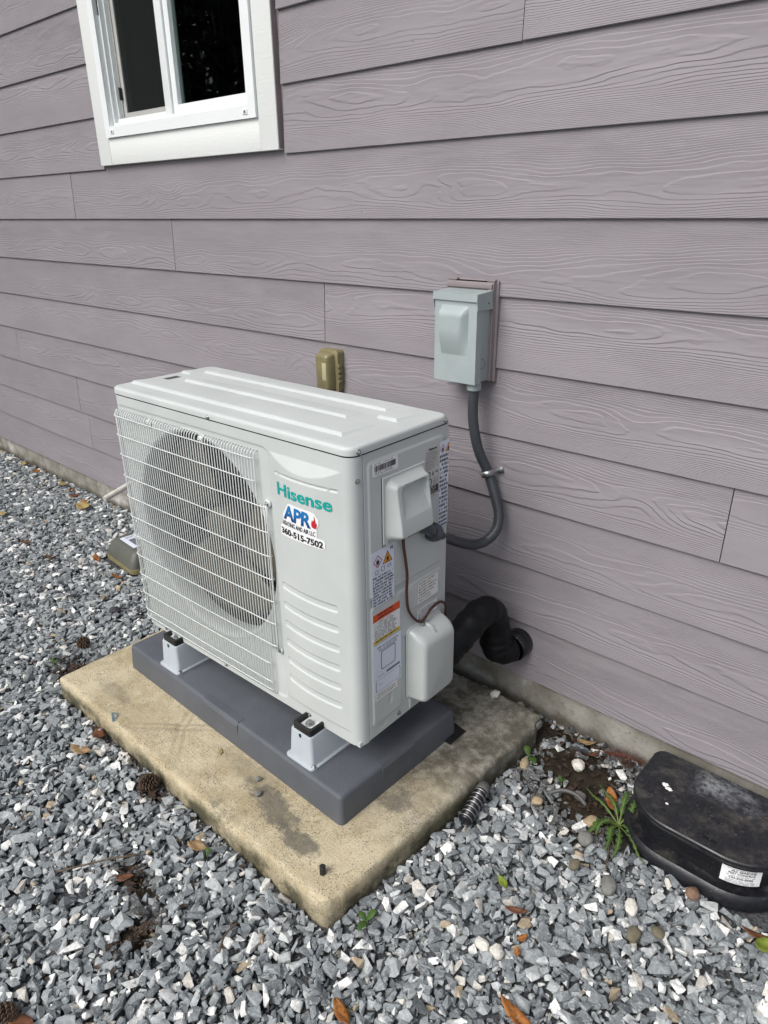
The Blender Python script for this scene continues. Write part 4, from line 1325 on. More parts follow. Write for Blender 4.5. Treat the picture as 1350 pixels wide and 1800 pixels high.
def ring(P, w):
    cx = sum(p[0] for p in P) / len(P); cy = sum(p[1] for p in P) / len(P)
    Q = [(cx + (p[0] - cx) * (1 - w), cy + (p[1] - cy) * (1 - w)) for p in P]
    return [[P[i], P[(i + 1) % len(P)], Q[(i + 1) % len(P)], Q[i]] for i in range(len(P))]
FL = [(0.0, 0.0), (0.26, 0.08), (0.36, 0.3), (0.28, 0.55), (0.2, 0.45), (0.08, 1.0), (-0.12, 0.6), (-0.22, 0.72), (-0.36, 0.3), (-0.26, 0.08)]
def hazard(parent, d, v, s, lift):
    dm = [(d, v - s), (d + s * 0.95, v), (d, v + s), (d - s * 0.95, v)]
    ink(parent, ring(dm, 0.17), 'red', lift, "hazard_diamond")
    ink(parent, [[(d + a * s, v - 0.42 * s + b * s * 0.95) for a, b in FL], quad(d - 0.4 * s, d + 0.4 * s, v - 0.56 * s, v - 0.47 * s)], 'ink', lift, "flame_symbol")
    tx = d + s * 2.05
    tr = [(tx - s * 1.05, v - s * 0.82), (tx + s * 1.05, v - s * 0.82), (tx, v + s * 1.0)]
    return tx, tr
def triangle(parent, tx, tr, v, s, lift, clip=None):
    if clip is not None:
        tr2 = []
        P = tr
        for i in range(len(P)):
            a, b = P[i], P[(i + 1) % len(P)]
            if a[0] <= clip: tr2.append(a)
            if (a[0] <= clip) != (b[0] <= clip):
                t = (clip - a[0]) / (b[0] - a[0]); tr2.append((clip, a[1] + t * (b[1] - a[1])))
        tr = tr2
    ink(parent, [tr], 'orange', lift, "warning_triangle")
    ink(parent, ring(tr, 0.16), 'ink', lift + 0.0003, "triangle_border")
    ink(parent, [[(tx + a * s * 0.8, v - 0.55 * s + b * s * 0.85) for a, b in FL], quad(tx - 0.4 * s, tx + 0.4 * s, v - 0.68 * s, v - 0.60 * s)], 'ink', lift + 0.0006, "flame_symbol")

# barcode label
lb = label("barcode_label", 0.058, 0.138, 0.655, 0.6845, 'white_lab')
mbp = []; d = 0.064; rg = random.Random(3)
while d < 0.128:
    w = rg.choice((0.0008, 0.0012, 0.002, 0.003)); mbp.append(quad(d, d + w, 0.6650, 0.6775)); d += w + rg.choice((0.0006, 0.001, 0.0014))
ink(lb, mbp, 'ink', 0.0046, "barcode")
ink(lb, scribble(0.064, 0.128, 0.6825, 0.004, 1, seed=4) + scribble(0.064, 0.130, 0.6635, 0.0035, 2, seed=5), 'ink2', 0.0046)
# rating plate
lb = label("rating_plate", 0.234, 0.281, 0.551, 0.672, 'grey_lab')
sprint(lb, "Hisense", 0.243, 0.273, 0.6635, 0.6695, 'ink', 0.0046, 0.04)
ink(lb, scribble(0.236, 0.279, 0.661, 0.0034, 13, wmin=0.003, wmax=0.012, gap=0.002, ragged=0.35, seed=6), 'ink2', 0.0046)
ink(lb, ring([(0.245 + 0.0065 * math.cos(a), 0.608 + 0.0065 * math.sin(a)) for a in np.linspace(0, 6.28, 13)[:-1]], 0.28) + ring([(0.248 + 0.009 * math.cos(a), 0.589 + 0.009 * math.sin(a)) for a in np.linspace(0, 6.28, 13)[:-1]], 0.25), 'ink', 0.0046, "approval_marks")
ink(lb, [[(0.260 + a * 0.007, 0.602 + b * 0.014) for a, b in FL]], 'ink', 0.0046, "flame_symbol")
sprint(lb, "A2L", 0.268, 0.279, 0.607, 0.613, 'ink', 0.0046)
ink(lb, scribble(0.262, 0.279, 0.598, 0.004, 5, seed=8), 'ink2', 0.0046)
ink(lb, [quad(0.236, 0.280, 0.559, 0.578)], 'ink', 0.0046, "black_field")
ink(lb, scribble(0.238, 0.279, 0.576, 0.0042, 4, hfrac=0.45, ragged=0.4, seed=9), 'ivory_lab', 0.0050)
ink(lb, scribble(0.238, 0.277, 0.557, 0.003, 2, seed=10), 'ink2', 0.0046)
# tall hazard label near the rear edge
lb = label("hazard_label", 0.2835, UD - 0.0072, 0.463, 0.674, 'blue_lab')
tx, tr = hazard(lb, 0.2955, 0.6560, 0.0105, 0.0046)
LB2 = []
arcP = [(0.0, UD - 0.0200)] + []
triangle(lb, tx - 0.001, tr, 0.6560, 0.0105, 0.0046, clip=UD - 0.0074)
ink(lb, scribble(0.2855, UD - 0.0082, 0.6425, 0.0100, 18, hfrac=0.72, wmin=0.004, wmax=0.010, gap=0.0014, ragged=0.06, seed=11), 'ink', 0.0046)
# hazard label A2L
lb = label("hazard_label", 0.0495, 0.1225, 0.354, 0.487, 'blue_lab')
tx, tr = hazard(lb, 0.0685, 0.462, 0.0155, 0.0046)
triangle(lb, tx, tr, 0.463, 0.0155, 0.0046)
sprint(lb, "A2L", 0.108, 0.1205, 0.4765, 0.4845, 'ink', 0.0046, 0.03)
ink(lb, ring(quad(0.060, 0.070, 0.432, 0.442), 0.25) + ring(quad(0.079, 0.091, 0.434, 0.445), 0.25) + ring(quad(0.100, 0.112, 0.436, 0.443), 0.3), 'ink2', 0.0046, "manual_symbols")
ink(lb, scribble(0.0520, 0.1205, 0.4275, 0.00735, 10, hfrac=0.68, wmin=0.006, wmax=0.016, ragged=0.1, seed=12), 'ink', 0.0046)
# orange danger label
lb = label("danger_label", 0.0485, 0.1415, 0.259, 0.336, 'white_lab')
ink(lb, [quad(0.049, 0.141, 0.316, 0.3356)], 'orange_red', 0.0044, "red_field")
ink(lb, [quad(0.049, 0.141, 0.2595, 0.268)], 'yellow', 0.0044, "yellow_field")
ink(lb, scribble(0.066, 0.118, 0.3335, 0.0082, 2, hfrac=0.6, wmin=0.02, wmax=0.03, ragged=0.2, seed=13) + scribble(0.054, 0.135, 0.267, 0.0065, 1, hfrac=0.7, seed=14), 'ink', 0.0048)
ink(lb, scribble(0.053, 0.138, 0.313, 0.0050, 9, hfrac=0.62, ragged=0.3, seed=15), 'ink2', 0.0046)
# leaflet label with the green frame (code left out)
lb = label("leaflet_label", 0.0495, 0.1450, 0.124, 0.2545, 'blue_lab')
lb2 = label("leaflet_strip", 0.0525, 0.131, 0.1035, 0.1235, 'ivory_lab', lift=0.0040)
sprint(lb, "CUSTOM WIFI CONNECTION", 0.060, 0.135, 0.2425, 0.247, 'ink', 0.0046, 0.03) if False else ink(lb, scribble(0.062, 0.134, 0.2475, 0.0052, 1, wmin=0.012, wmax=0.02, ragged=0.02, seed=16), 'ink', 0.0046)
ink(lb, scribble(0.066, 0.130, 0.2410, 0.0042, 2, ragged=0.05, seed=17), 'ink2', 0.0046)
ink(lb, ring(rrect(0.074, 0.182, 0.124, 0.232, 0.005, 3), 0.07), 'green_ink', 0.0046, "green_frame")
ink(lb, scribble(0.060, 0.085, 0.170, 0.004, 1, seed=18), 'ink2', 0.0046)
ink(lb, [quad(0.092, 0.140, 0.166, 0.172)], 'ink2', 0.0046, "grey_bar")
ink(lb, ring(rrect(0.054, 0.1285, 0.141, 0.160, 0.004, 3), 0.04), 'ink2', 0.0046, "printed_frame")
ink(lb, scribble(0.066, 0.082, 0.146, 0.004, 1, seed=19), 'ink2', 0.0046)
ink(lb2, scribble(0.056, 0.128, 0.1195, 0.0068, 2, hfrac=0.45, ragged=0.1, seed=20), 'ink', 0.0045)
# two small white labels
lb = label("caution_label", 0.205, 0.284, 0.295, 0.352, 'ivory_lab', lift=0.0060)
ink(lb, scribble(0.209, 0.278, 0.349, 0.0076, 7, hfrac=0.5, ragged=0.4, seed=21), 'ink2', 0.0064)
lb = label("wiring_label", 0.206, 0.283, 0.249, 0.2775, 'white_lab')
ink(lb, scribble(0.209, 0.280, 0.275, 0.0056, 5, hfrac=0.55, ragged=0.15, seed=22), 'ink2', 0.0046)
ink(lb, [quad(0.226, 0.2265, 0.250, 0.277), quad(0.252, 0.2525, 0.250, 0.272)], 'ink', 0.0046, "table_rules")

# ================================================================== THINGS ON THE WALL
# mauve mounting block
blk = empty("mounting_block", (-0.812, 0.0, 0.972))
tag(blk, "mauve plastic mounting block on the siding behind the grey disconnect box", "mounting block")
def bm_(o): return o
lp = []
for y, ins in ((0.015, -0.004), (-0.004, -0.004), (-0.008, 0.0), (-0.020, 0.0005), (-0.0215, 0.002)):
    lp.append([(x, y, z) for x, z in rrect(-0.0735 + ins, 0.0 + ins, 0.0700 - ins, 0.244 - ins, 0.003, 3)])
autosmooth(mk("block_body", *loft([[p for p in reversed(l)] for l in lp]), 'block', blk), 40)
box("block_rim", -0.0705, 0.0675, -0.026, -0.0212, 0.229, 0.241, 'block', blk, bev=0.0015)
box("block_rim", 0.058, 0.0675, -0.026, -0.0212, 0.003, 0.2285, 'block', blk, bev=0.0015)
box("block_gap", -0.046, 0.046, -0.018, -0.0105, 0.2440, 0.2462, 'dark', blk)
box("block_ear", -0.0735, -0.046, -0.016, -0.002, 0.2440, 0.2500, 'block', blk, bev=0.002)
box("block_ear", 0.046, 0.0700, -0.016, -0.002, 0.2440, 0.2500, 'block', blk, bev=0.002)

# disconnect box
dx0, dx1, dz0, dz1, dyf, dyb = -0.8725, -0.7435, 0.974, 1.1925, -0.085, -0.0262
disc = empty("disconnect_box", ((dx0 + dx1) / 2, dyb, dz0))
tag(disc, "small grey-green metal electrical disconnect box with embossed cover", "electrical box")
def dl(o): o.parent = disc; o.matrix_parent_inverse = Matrix.Translation((-(dx0 + dx1) / 2, -dyb, -dz0)); return o
dl(box("box_body", dx0 + 0.003, dx1 - 0.003, dyf + 0.012, dyb, dz0 + 0.003, dz1 - 0.002, 'disc', bev=0.001))
# front door with embossed panel (height map)
ex0, ex1, ez0, ez1 = -0.8510, -0.7680, 1.0430, 1.1640
def door_y(x, z):
    if not (ex0 < x < ex1 and ez0 < z < ez1): return 0.0
    tz = (ez1 - z) / (ez1 - ez0); tx = (ex1 - x) / (ex1 - ex0)
    up = min(1.0, tz / 0.22); up = math.sin(up * math.pi / 2)
    dn = 1.0 - 0.0 * tz
    side = min(1.0, tx / (0.16 + 0.22 * tz))
    side = math.sin(side * math.pi / 2)
    bot = min(1.0, (1 - tz) / 0.55); bot = math.sin(bot * math.pi / 2)
    lft = min(1.0, (1 - tx) / 0.02)
    return 0.0165 * up * side * (1 - 0.15 * tz) * bot * lft
xg = np.arange(dx0, dx1 + 1e-6, (dx1 - dx0) / 90); zg = np.arange(dz0, dz1 - 0.014 + 1e-6, (dz1 - 0.014 - dz0) / 140)
V = [(x, dyf - door_y(x, z), z) for z in zg for x in xg]; nx = len(xg); nz = len(zg)
F = [(j * nx + i, j * nx + i + 1, (j + 1) * nx + i + 1, (j + 1) * nx + i) for j in range(nz - 1) for i in range(nx - 1)]
b0 = len(V)
for i in range(nx): V.append((xg[i], dyf + 0.014, dz0))
for i in range(nx - 1): F.append((i + 1, i, b0 + i, b0 + i + 1))
for side_i in (0, nx - 1):
    b1 = len(V)
    for j in range(nz): V.append((xg[side_i], dyf + 0.024, zg[j]))
    for j in range(nz - 1):
        q = (j * nx + side_i, (j + 1) * nx + side_i, b1 + j + 1, b1 + j)
        F.append(q if side_i else tuple(reversed(q)))
o = dl(mk("door", V, F, 'disc')); autosmooth(o, 28)
# hood
Vh = [(dx0 - 0.003, dyf - 0.005, dz1 - 0.0165), (dx1 + 0.003, dyf - 0.005, dz1 - 0.0165), (dx1 + 0.003, dyf - 0.005, dz1 + 0.001), (dx0 - 0.003, dyf - 0.005, dz1 + 0.001),
      (dx0 - 0.003, dyb, dz1 + 0.0055), (dx1 + 0.003, dyb, dz1 + 0.0055), (dx1 + 0.003, dyf - 0.001, dz1 - 0.038), (dx1 + 0.003, dyb + 0.004, dz1 - 0.038), (dx0 - 0.003, dyf - 0.001, dz1 - 0.038), (dx0 - 0.003, dyb + 0.004, dz1 - 0.038)]
Fh = [(0, 1, 2, 3), (3, 2, 5, 4), (1, 6, 7, 5, 2), (0, 3, 4, 9, 8)]
o = dl(mk("hood", Vh, Fh, 'disc')); md = o.modifiers.new("s", 'SOLIDIFY'); md.thickness = 0.0015; md.offset = -1
for (r0, r1_) in ((0.0125, 0.0113),):
    n = 20
    cxk = (-0.052, 1.022)
    V = []
    for rr in (r0, r1_):
        V += [(dx1 - 0.0026, cxk[0] + rr * math.cos(2 * math.pi * k / n), cxk[1] + rr * math.sin(2 * math.pi * k / n)) for k in range(n)]
    F = [(k, (k + 1) % n, n + (k + 1) % n, n + k) for k in range(n)]
    dl(mk("knockout_ring", V, F, 'inner'))
lp = []
for x, y, w in ((-0.818, -0.0855, 0.006), (-0.818, -0.094, 0.006)):
    pass
tb = MB(); n = 12
for rr, nm in ((0.0085, 0),):
    V = []
    for z in (dz0 - 0.004, dz0 - 0.002):
        for r_ in (0.0090, 0.0050):
            V += [(-0.811 + r_ * 1.25 * math.cos(2 * math.pi * k / n), dyf - 0.008 + r_ * math.sin(2 * math.pi * k / n), z) for k in range(n)]
    F = []
    for k in range(n):
        j = (k + 1) % n
        F += [(k, j, n + j, n + k), (2 * n + k, 3 * n + k, 3 * n + j, 2 * n + j), (k, 2 * n + k, 2 * n + j, j), (n + k, n + j, 3 * n + j, 3 * n + k)]
    tb.add(V, F)
dl(tb.build("padlock_tab", 'steel'))
dl(mk("hood_rivet", *cyl((dx1 + 0.001, -0.042, 1.170), (dx1 + 0.0055, -0.042, 1.170), 0.0022, n=8), 'ink2'))
dl(mk("conduit_hub", *loft([[(-0.7655 + r * math.cos(2 * math.pi * k / 18), -0.055 + r * math.sin(2 * math.pi * k / 18), z) for k in range(18)] for r, z in ((0.0175, 0.954), (0.0185, 0.957), (0.0185, 0.9738), (0.0165, 0.9742))]), 'disc'))

# conduit
cond = empty("flexible_conduit", (-0.70, -0.10, 0.56))
tag(cond, "dark grey flexible conduit looping from disconnect box to the unit's side", "conduit")
def cl(o): o.parent = cond; o.matrix_parent_inverse = Matrix.Translation((0.70, 0.10, -0.56)); return o
CP = [(-0.7655, -0.055, 0.962), (-0.7655, -0.055, 0.88), (-0.752, -0.045, 0.795), (-0.7295, -0.026, 0.727), (-0.703, -0.030, 0.672), (-0.6815, -0.038, 0.622), (-0.6765, -0.060, 0.580), (-0.6920, -0.098, 0.556), (-0.7000, -0.160, 0.574), (-0.6850, -0.262, 0.632), (-0.6430, -0.368, 0.697), (-0.628, -0.395, 0.712)]
cl(mk("conduit_hose", *tube(spline(CP, 10), 0.0136, 16), 'conduit', smooth=True))
d_ = (Vector(CP[-1]) - Vector(CP[-3])).normalized(); c0 = Vector(CP[-2]) - d_ * 0.004
cl(mk("compression_nut", *tube([c0, c0 + d_ * 0.003, c0 + d_ * 0.020, c0 + d_ * 0.024], [0.0195, 0.0225, 0.0225, 0.019], 18), 'elbow', smooth=True))
e0 = c0 + d_ * 0.022
EP = [e0, e0 + d_ * 0.012, e0 + d_ * 0.022 + Vector((-0.002, -0.004, 0.006)), e0 + Vector((-0.004, -0.040, 0.026)), e0 + Vector((-0.010, -0.050, 0.042))]
cl(mk("elbow_fitting", *tube(spline(EP, 6), 0.0138, 16), 'elbow', smooth=True))
# conduit clamp
cp = empty("conduit_clamp", (-0.731, -0.002, 0.722))
tag(cp, "zinc two-hole strap clamping the grey conduit to the siding", "clamp")
n = 14; V = []
tdir = Vector((0.34, 0.0, -0.94)).normalized(); sdv = Vector((0.94, 0, 0.34))
ctr = Vector((0.0, -0.024, 0.004))
prof = [(-0.034, 0.023), (-0.0192, 0.023)] + [(-0.0184 * math.cos(R(a)), -0.0190 * math.sin(R(a))) for a in range(0, 181, 18)] + [(0.0192, 0.023), (0.034, 0.023)]
for (s_, yy) in prof:
    for t_ in (-0.008, 0.008):
        V.append(tuple(ctr + sdv * s_ + tdir * t_ + Vector((0, yy, 0))))
F = [(2 * i, 2 * i + 1, 2 * i + 3, 2 * i + 2) for i in range(len(prof) - 1)]
o = mk("strap", V, F, 'steel', cp, smooth=True); md = o.modifiers.new("s", 'SOLIDIFY'); md.thickness = 0.0016
for s_ in (-0.027, 0.027):
    p = ctr + sdv * s_ + Vector((0, 0.021, 0)); screw(cp, tuple(p), (0, -1, 0), 0.9)

# outlet cover
oc = empty("outlet_cover", (-1.338, 0.0, 0.858))
tag(oc, "tan translucent weatherproof outlet cover on the siding behind the unit", "outlet cover")
def rl(y, ins, r): return [(x, y, z) for x, z in reversed(rrect(-0.0385 + ins, 0.0 + ins, 0.0385 - ins, 0.128 - ins, r, 5))]
autosmooth(mk("cover_base", *loft([rl(0.012, -0.002, 0.012), rl(-0.022, -0.002, 0.012), rl(-0.0235, 0.0, 0.012)]), 'tan', oc), 40)
def rl2(y, ins, r, t=0.0): return [(x, y + (0.018 * max(0, (0.03 - (0.128 - z)) / 0.03) if t else 0), z) for x, z in reversed(rrect(-0.034 + ins, 0.004 + ins, 0.028 - ins, 0.122 - ins, r, 5))]
autosmooth(mk("flip_cover", *loft([rl2(-0.0236, 0.0, 0.010), rl2(-0.040, 0.0015, 0.010), rl2(-0.050, 0.005, 0.010), rl2(-0.053, 0.010, 0.008)]), 'tan', oc), 60)
box("inner_window", 0.001, 0.0185, -0.0538, -0.0525, 0.040, 0.094, 'tan_light', oc, bev=0.0005)
for i in range(4):
    box("hinge_knuckle", 0.0386, 0.0445, -0.022, -0.006, 0.030 + i * 0.016, 0.040 + i * 0.016, 'tan', oc, bev=0.001)

# brown control wire
wr = MB()
lc = unit.matrix_world if False else None
def uw(x, d, v):
    c, s = math.cos(0.024), math.sin(0.024)
    return (-1.5208 + x * c - d * s, -0.6490 + x * s + d * c, 0.2331 + v)
WP = [uw(UW + 0.012, 0.146, 0.505), uw(UW + 0.010, 0.149, 0.47), uw(UW + 0.012, 0.158, 0.40), uw(UW + 0.011, 0.158, 0.345), uw(UW + 0.011, 0.165, 0.300), uw(UW + 0.014, 0.190, 0.262), uw(UW + 0.016, 0.214, 0.252), uw(UW + 0.014, 0.248, 0.268), uw(UW + 0.014, 0.285, 0.270), uw(UW + 0.013, 0.307, 0.250), uw(UW + 0.006, 0.318, 0.220), uw(UW - 0.004, 0.335, 0.18)]
o = mk("control_cable", *tube(spline(WP, 8), 0.0034, 8), 'brown_wire', smooth=True)
tag(o, "thin brown control cable hanging down the unit's side", "cable")

# black insulated line set and wall sleeve
ls = empty("insulated_line_set", (-0.63, -0.12, 0.25))
tag(ls, "black wrapped pipe bundle bending from the unit into a wall sleeve", "pipe bundle")
def ll(o): o.parent = ls; o.matrix_parent_inverse = Matrix.Translation((0.63, 0.12, -0.25)); return o
LP = [(-0.668, -0.330, 0.300), (-0.655, -0.285, 0.330), (-0.645, -0.220, 0.366), (-0.642, -0.165, 0.385), (-0.640, -0.120, 0.372), (-0.640, -0.095, 0.325), (-0.640, -0.085, 0.275), (-0.634, -0.078, 0.240), (-0.620, -0.055, 0.229), (-0.612, -0.010, 0.228)]
P = spline(LP, 8)
rad = [0.041 + 0.0016 * math.sin(i * 1.15) + 0.0010 * math.sin(i * 2.9 + 1) + 0.005 * math.exp(-((i - 52) / 7.0) ** 2) - (0.010 if i > 66 else 0.0) for i in range(len(P))]
ll(mk("wrapped_pipe", *tube(P, rad, 18), 'tape', smooth=True))
n = 26
SC = (-0.612, 0.228)
ll(mk("wall_sleeve", *loft([[(SC[0] + r * math.cos(2 * math.pi * k / n), y, SC[1] + r * math.sin(2 * math.pi * k / n)) for k in range(n)] for r, y in ((0.041, 0.02), (0.041, -0.040), (0.037, -0.042), (0.036, -0.030), (0.034, 0.0))]), 'black_gloss', smooth=True))
for i in range(4):
    a = R(60 + i * 16)
    ll(mk("foam_shred", *tube([(SC[0] + 0.035 * math.cos(a), -0.040, SC[1] + 0.035 * math.sin(a)), (SC[0] + 0.040 * math.cos(a), -0.047, SC[1] + 0.045 * math.sin(a) + 0.004)], [0.005, 0.002], 6), 'black_gloss', smooth=True))

# drain pipe
n = 18; V, F = tube([(-2.772, 0.03, 0.196), (-2.757, -0.152, 0.158)], 0.0135, n, False)
V2, F2 = tube([(-2.757, -0.1515, 0.1581), (-2.763, -0.08, 0.173)], 0.0105, n, False)
mb = MB(); mb.add(V, F); mb.add(V2, [tuple(reversed(f)) for f in F2])
mb.F += [(n + k, n + (k + 1) % n, 2 * n + (k + 1) % n, 2 * n + k) for k in range(n)]
o = mb.build("drain_pipe", 'pvc', smooth=True); autosmooth(o, 50)
tag(o, "stained white drain pipe stub sticking out of the foundation", "pipe")

# ================================================================== BAIT STATIONS
GZ = 0.014
bs = empty("bait_station", (0.0, -0.15, GZ))
tag(bs, "large dusty black bait station with white splashes against the wall", "bait station")
def bl_(o): o.parent = bs; o.matrix_parent_inverse = Matrix.Translation((0.0, 0.15, -GZ)); return o
def dloop(z, ins, rz=0.0):
    return [(x, y, z) for x, y in rrect(-0.172 + ins, -0.272 + ins, 0.172 - ins, -0.035 - ins, (max(0.01, 0.115 - ins), max(0.006, 0.03 - ins), max(0.006, 0.03 - ins), max(0.01, 0.115 - ins)), 12)]
# flange base
autosmooth(bl_(mk("base", *loft([dloop(GZ - 0.012, -0.012), dloop(GZ + 0.016, -0.012), dloop(GZ + 0.024, -0.004), dloop(GZ + 0.022, 0.010)]), 'bait')), 45)
# tub with a scalloped front
lpz = []
for z, ins in ((GZ + 0.02, 0.020), (GZ + 0.050, 0.016), (GZ + 0.092, 0.010)):
    lp = []
    for (x, y, zz) in dloop(z, ins):
        # two tunnels pushed into the front
        if y < -0.2:
            g = math.exp(-((x + 0.015) / 0.036) ** 2)
            y += 0.045 * g * (1 - (z - GZ - 0.02) / 0.09)
        lp.append((x, y, zz))
    lpz.append(lp)
autosmooth(bl_(mk("tub", *loft(lpz), 'bait')), 45)
lidb = bl_(mk("lid", *loft([dloop(GZ + 0.0915, 0.006), dloop(GZ + 0.0915, 0.0), dloop(GZ + 0.0965, 0.0), dloop(GZ + 0.0975, 0.002), dloop(GZ + 0.0985, 0.002), dloop(GZ + 0.0995, 0.0), dloop(GZ + 0.106, 0.0005), dloop(GZ + 0.1085, 0.003), dloop(GZ + 0.1088, 0.006), dloop(GZ + 0.1078, 0.008), dloop(GZ + 0.1078, 0.012)]), 'bait')); autosmooth(lidb, 35)
LT = GZ + 0.1078
def lsub(o): o.parent = lidb; return o
for (x, y) in ((-0.125, -0.085), (-0.128, -0.19), (0.005, -0.235), (0.03, -0.18), (0.10, -0.10), (0.09, -0.20), (-0.05, -0.06)):
    n = 12
    V, F = loft([[(x + r * math.cos(2 * math.pi * k / n), y + r * math.sin(2 * math.pi * k / n), z) for k in range(n)] for r, z in ((0.0065, LT - 0.001), (0.0065, LT + 0.0014), (0.0050, LT + 0.0016), (0.0045, LT + 0.0006))])
    lsub(mk("lid_boss", V, F, 'bait'))
lsub(box("lid_rib", -0.06, 0.075, -0.1535, -0.1515, LT - 0.001, LT + 0.0014, 'bait'))
for i in range(2):
    lsub(box("key_slot", 0.012 + i * 0.017, 0.025 + i * 0.017, -0.2475, -0.2400, LT + 0.0002, LT + 0.0007, 'dark'))
def blob(cx, cy, r, seed):
    rg = random.Random(seed); n = 14
    P = [(cx + r * rg.uniform(0.6, 1.2) * math.cos(2 * math.pi * k / n), cy + r * rg.uniform(0.5, 1.0) * math.sin(2 * math.pi * k / n)) for k in range(n)]
    return loft([[(x, y, LT - 0.0005) for x, y in P], [(cx + (x - cx) * 0.8, cy + (y - cy) * 0.8, LT + 0.0012) for x, y in P]])
for (x, y, r, sd_) in ((-0.108, -0.150, 0.0095, 1), (-0.097, -0.158, 0.0085, 2), (-0.082, -0.205, 0.0042, 3)):
    lsub(mk("white_splash", *blob(x, y, r, sd_), 'bait_white'))
# paper label wrapped on the front right
arcP = [(x, y) for (x, y, z) in dloop(0, 0.012)][0:13]
arcP = [p for p in arcP]
Vl = []; Fl = []
LPTS = [(0.072 - 0.010, -0.2608)] + arcP[0:9]
def unroll(P):
    s = [0.0]
    for i in range(1, len(P)): s.append(s[-1] + math.hypot(P[i][0] - P[i - 1][0], P[i][1] - P[i - 1][1]))
    return s
su = unroll(LPTS)
def on_label(s, z, off):
    for i in range(len(su) - 1):
        if s <= su[i + 1] or i == len(su) - 2:
            t = (s - su[i]) / (su[i + 1] - su[i]); break
    a, b = LPTS[i], LPTS[i + 1]
    x = a[0] + t * (b[0] - a[0]); y = a[1] + t * (b[1] - a[1])
    nx_, ny_ = (b[1] - a[1]), -(b[0] - a[0]); q = math.hypot(nx_, ny_)
    return (x + nx_ / q * off, y + ny_ / q * off, z)
s0, s1 = 0.012, min(0.090, su[-1] - 0.001)
V = []
for i in range(13):
    s = s0 + (s1 - s0) * i / 12
    V += [on_label(s, GZ + 0.040, 0.0035), on_label(s, GZ + 0.086, 0.0035)]
F = [(2 * i, 2 * i + 2, 2 * i + 3, 2 * i + 1) for i in range(12)]
pl = bl_(mk("paper_label", V, F, 'white_lab', smooth=True))
def ltext(body, s_a, s_b, z_a, z_b, bold=0.02):
    W, Fx = text_fit(body, s_a, s_b, z_a, z_b, bold)
    o = mk("printed_text", [on_label(s, z, 0.0042) for s, z in W], Fx, 'ink'); o.parent = pl
    return o
zc_ = GZ + 0.040
ltext("ALL SEASONS", s0 + 0.018, s1 - 0.012, zc_ + 0.0335, zc_ + 0.0385)
ltext("PEST CONTROL", s0 + 0.014, s1 - 0.012, zc_ + 0.0265, zc_ + 0.0315)
ltext("253-535-5600", s0 + 0.016, s1 - 0.016, zc_ + 0.0145, zc_ + 0.0198)
mb = MB()
for (zz, seed) in ((0.0415, 40), (0.0235, 41), (0.0115, 42), (0.0075, 43), (0.0042, 44)):
    for q in scribble(s0 + 0.010, s1 - 0.010, zc_ + zz, 0.003, 1, hfrac=0.6, ragged=0.1, seed=seed):
        mb.add([on_label(s, z, 0.0042) for s, z in q], [(0, 1, 2, 3)])
o = mb.build("printed_text", 'ink2'); o.parent = pl; o['kind'] = 'stuff'

# olive-grey station on the left, partly behind the unit
gb = empty("bait_station", (-2.36, -0.235, 0.016), R(-4))
tag(gb, "small olive-grey wedge-shaped bait station with a printed sticker on the gravel", "bait station")
def gl_(z, x0, x1, y0, y1, r): return [(x, y, z) for x, y in rrect(x0, y0, x1, y1, r, 6)]
autosmooth(mk("base", *loft([gl_(-0.006, -0.128, 0.135, -0.088, 0.098, 0.03), gl_(0.012, -0.128, 0.135, -0.088, 0.098, 0.03), gl_(0.014, -0.122, 0.130, -0.084, 0.094, 0.03)]), 'olive_edge', gb), 40)
autosmooth(mk("cover", *loft([gl_(0.012, -0.124, 0.132, -0.086, 0.094, 0.028), gl_(0.035, -0.120, 0.128, -0.082, 0.090, 0.028), gl_(0.066, -0.108, 0.118, -0.066, 0.080, 0.024), gl_(0.078, -0.098, 0.110, -0.054, 0.072, 0.022), gl_(0.083, -0.084, 0.098, -0.040, 0.060, 0.018)]), 'olive', gb), 60)
st_ = mk("sticker", *loft([[(x, y, 0.0832) for x, y in rrect(-0.062, -0.040, 0.07, 0.050, 0.002, 2)], [(x, y, 0.0838) for x, y in rrect(-0.062, -0.040, 0.07, 0.050, 0.002, 2)]]), 'blue_lab', gb)
mb = MB()
for q in scribble(-0.056, -0.030, 0.040, 0.007, 9, seed=50) + scribble(-0.020, 0.064, 0.044, 0.006, 3, seed=51): mb.add([(a, b, 0.0842) for a, b in q], [(0, 1, 2, 3)])
mb.add([(a, b, 0.0841) for a, b in quad(-0.022, 0.055, -0.020, 0.014)], [(0, 1, 2, 3)])
o = mb.build("printed_text", 'ink2', st_); o['kind'] = 'stuff'

# ================================================================== SMALL THINGS ON THE GROUND
def at_ground(x, y, dz=0.0): return (x, y, max(top_at(x, y), 0.004) + dz)

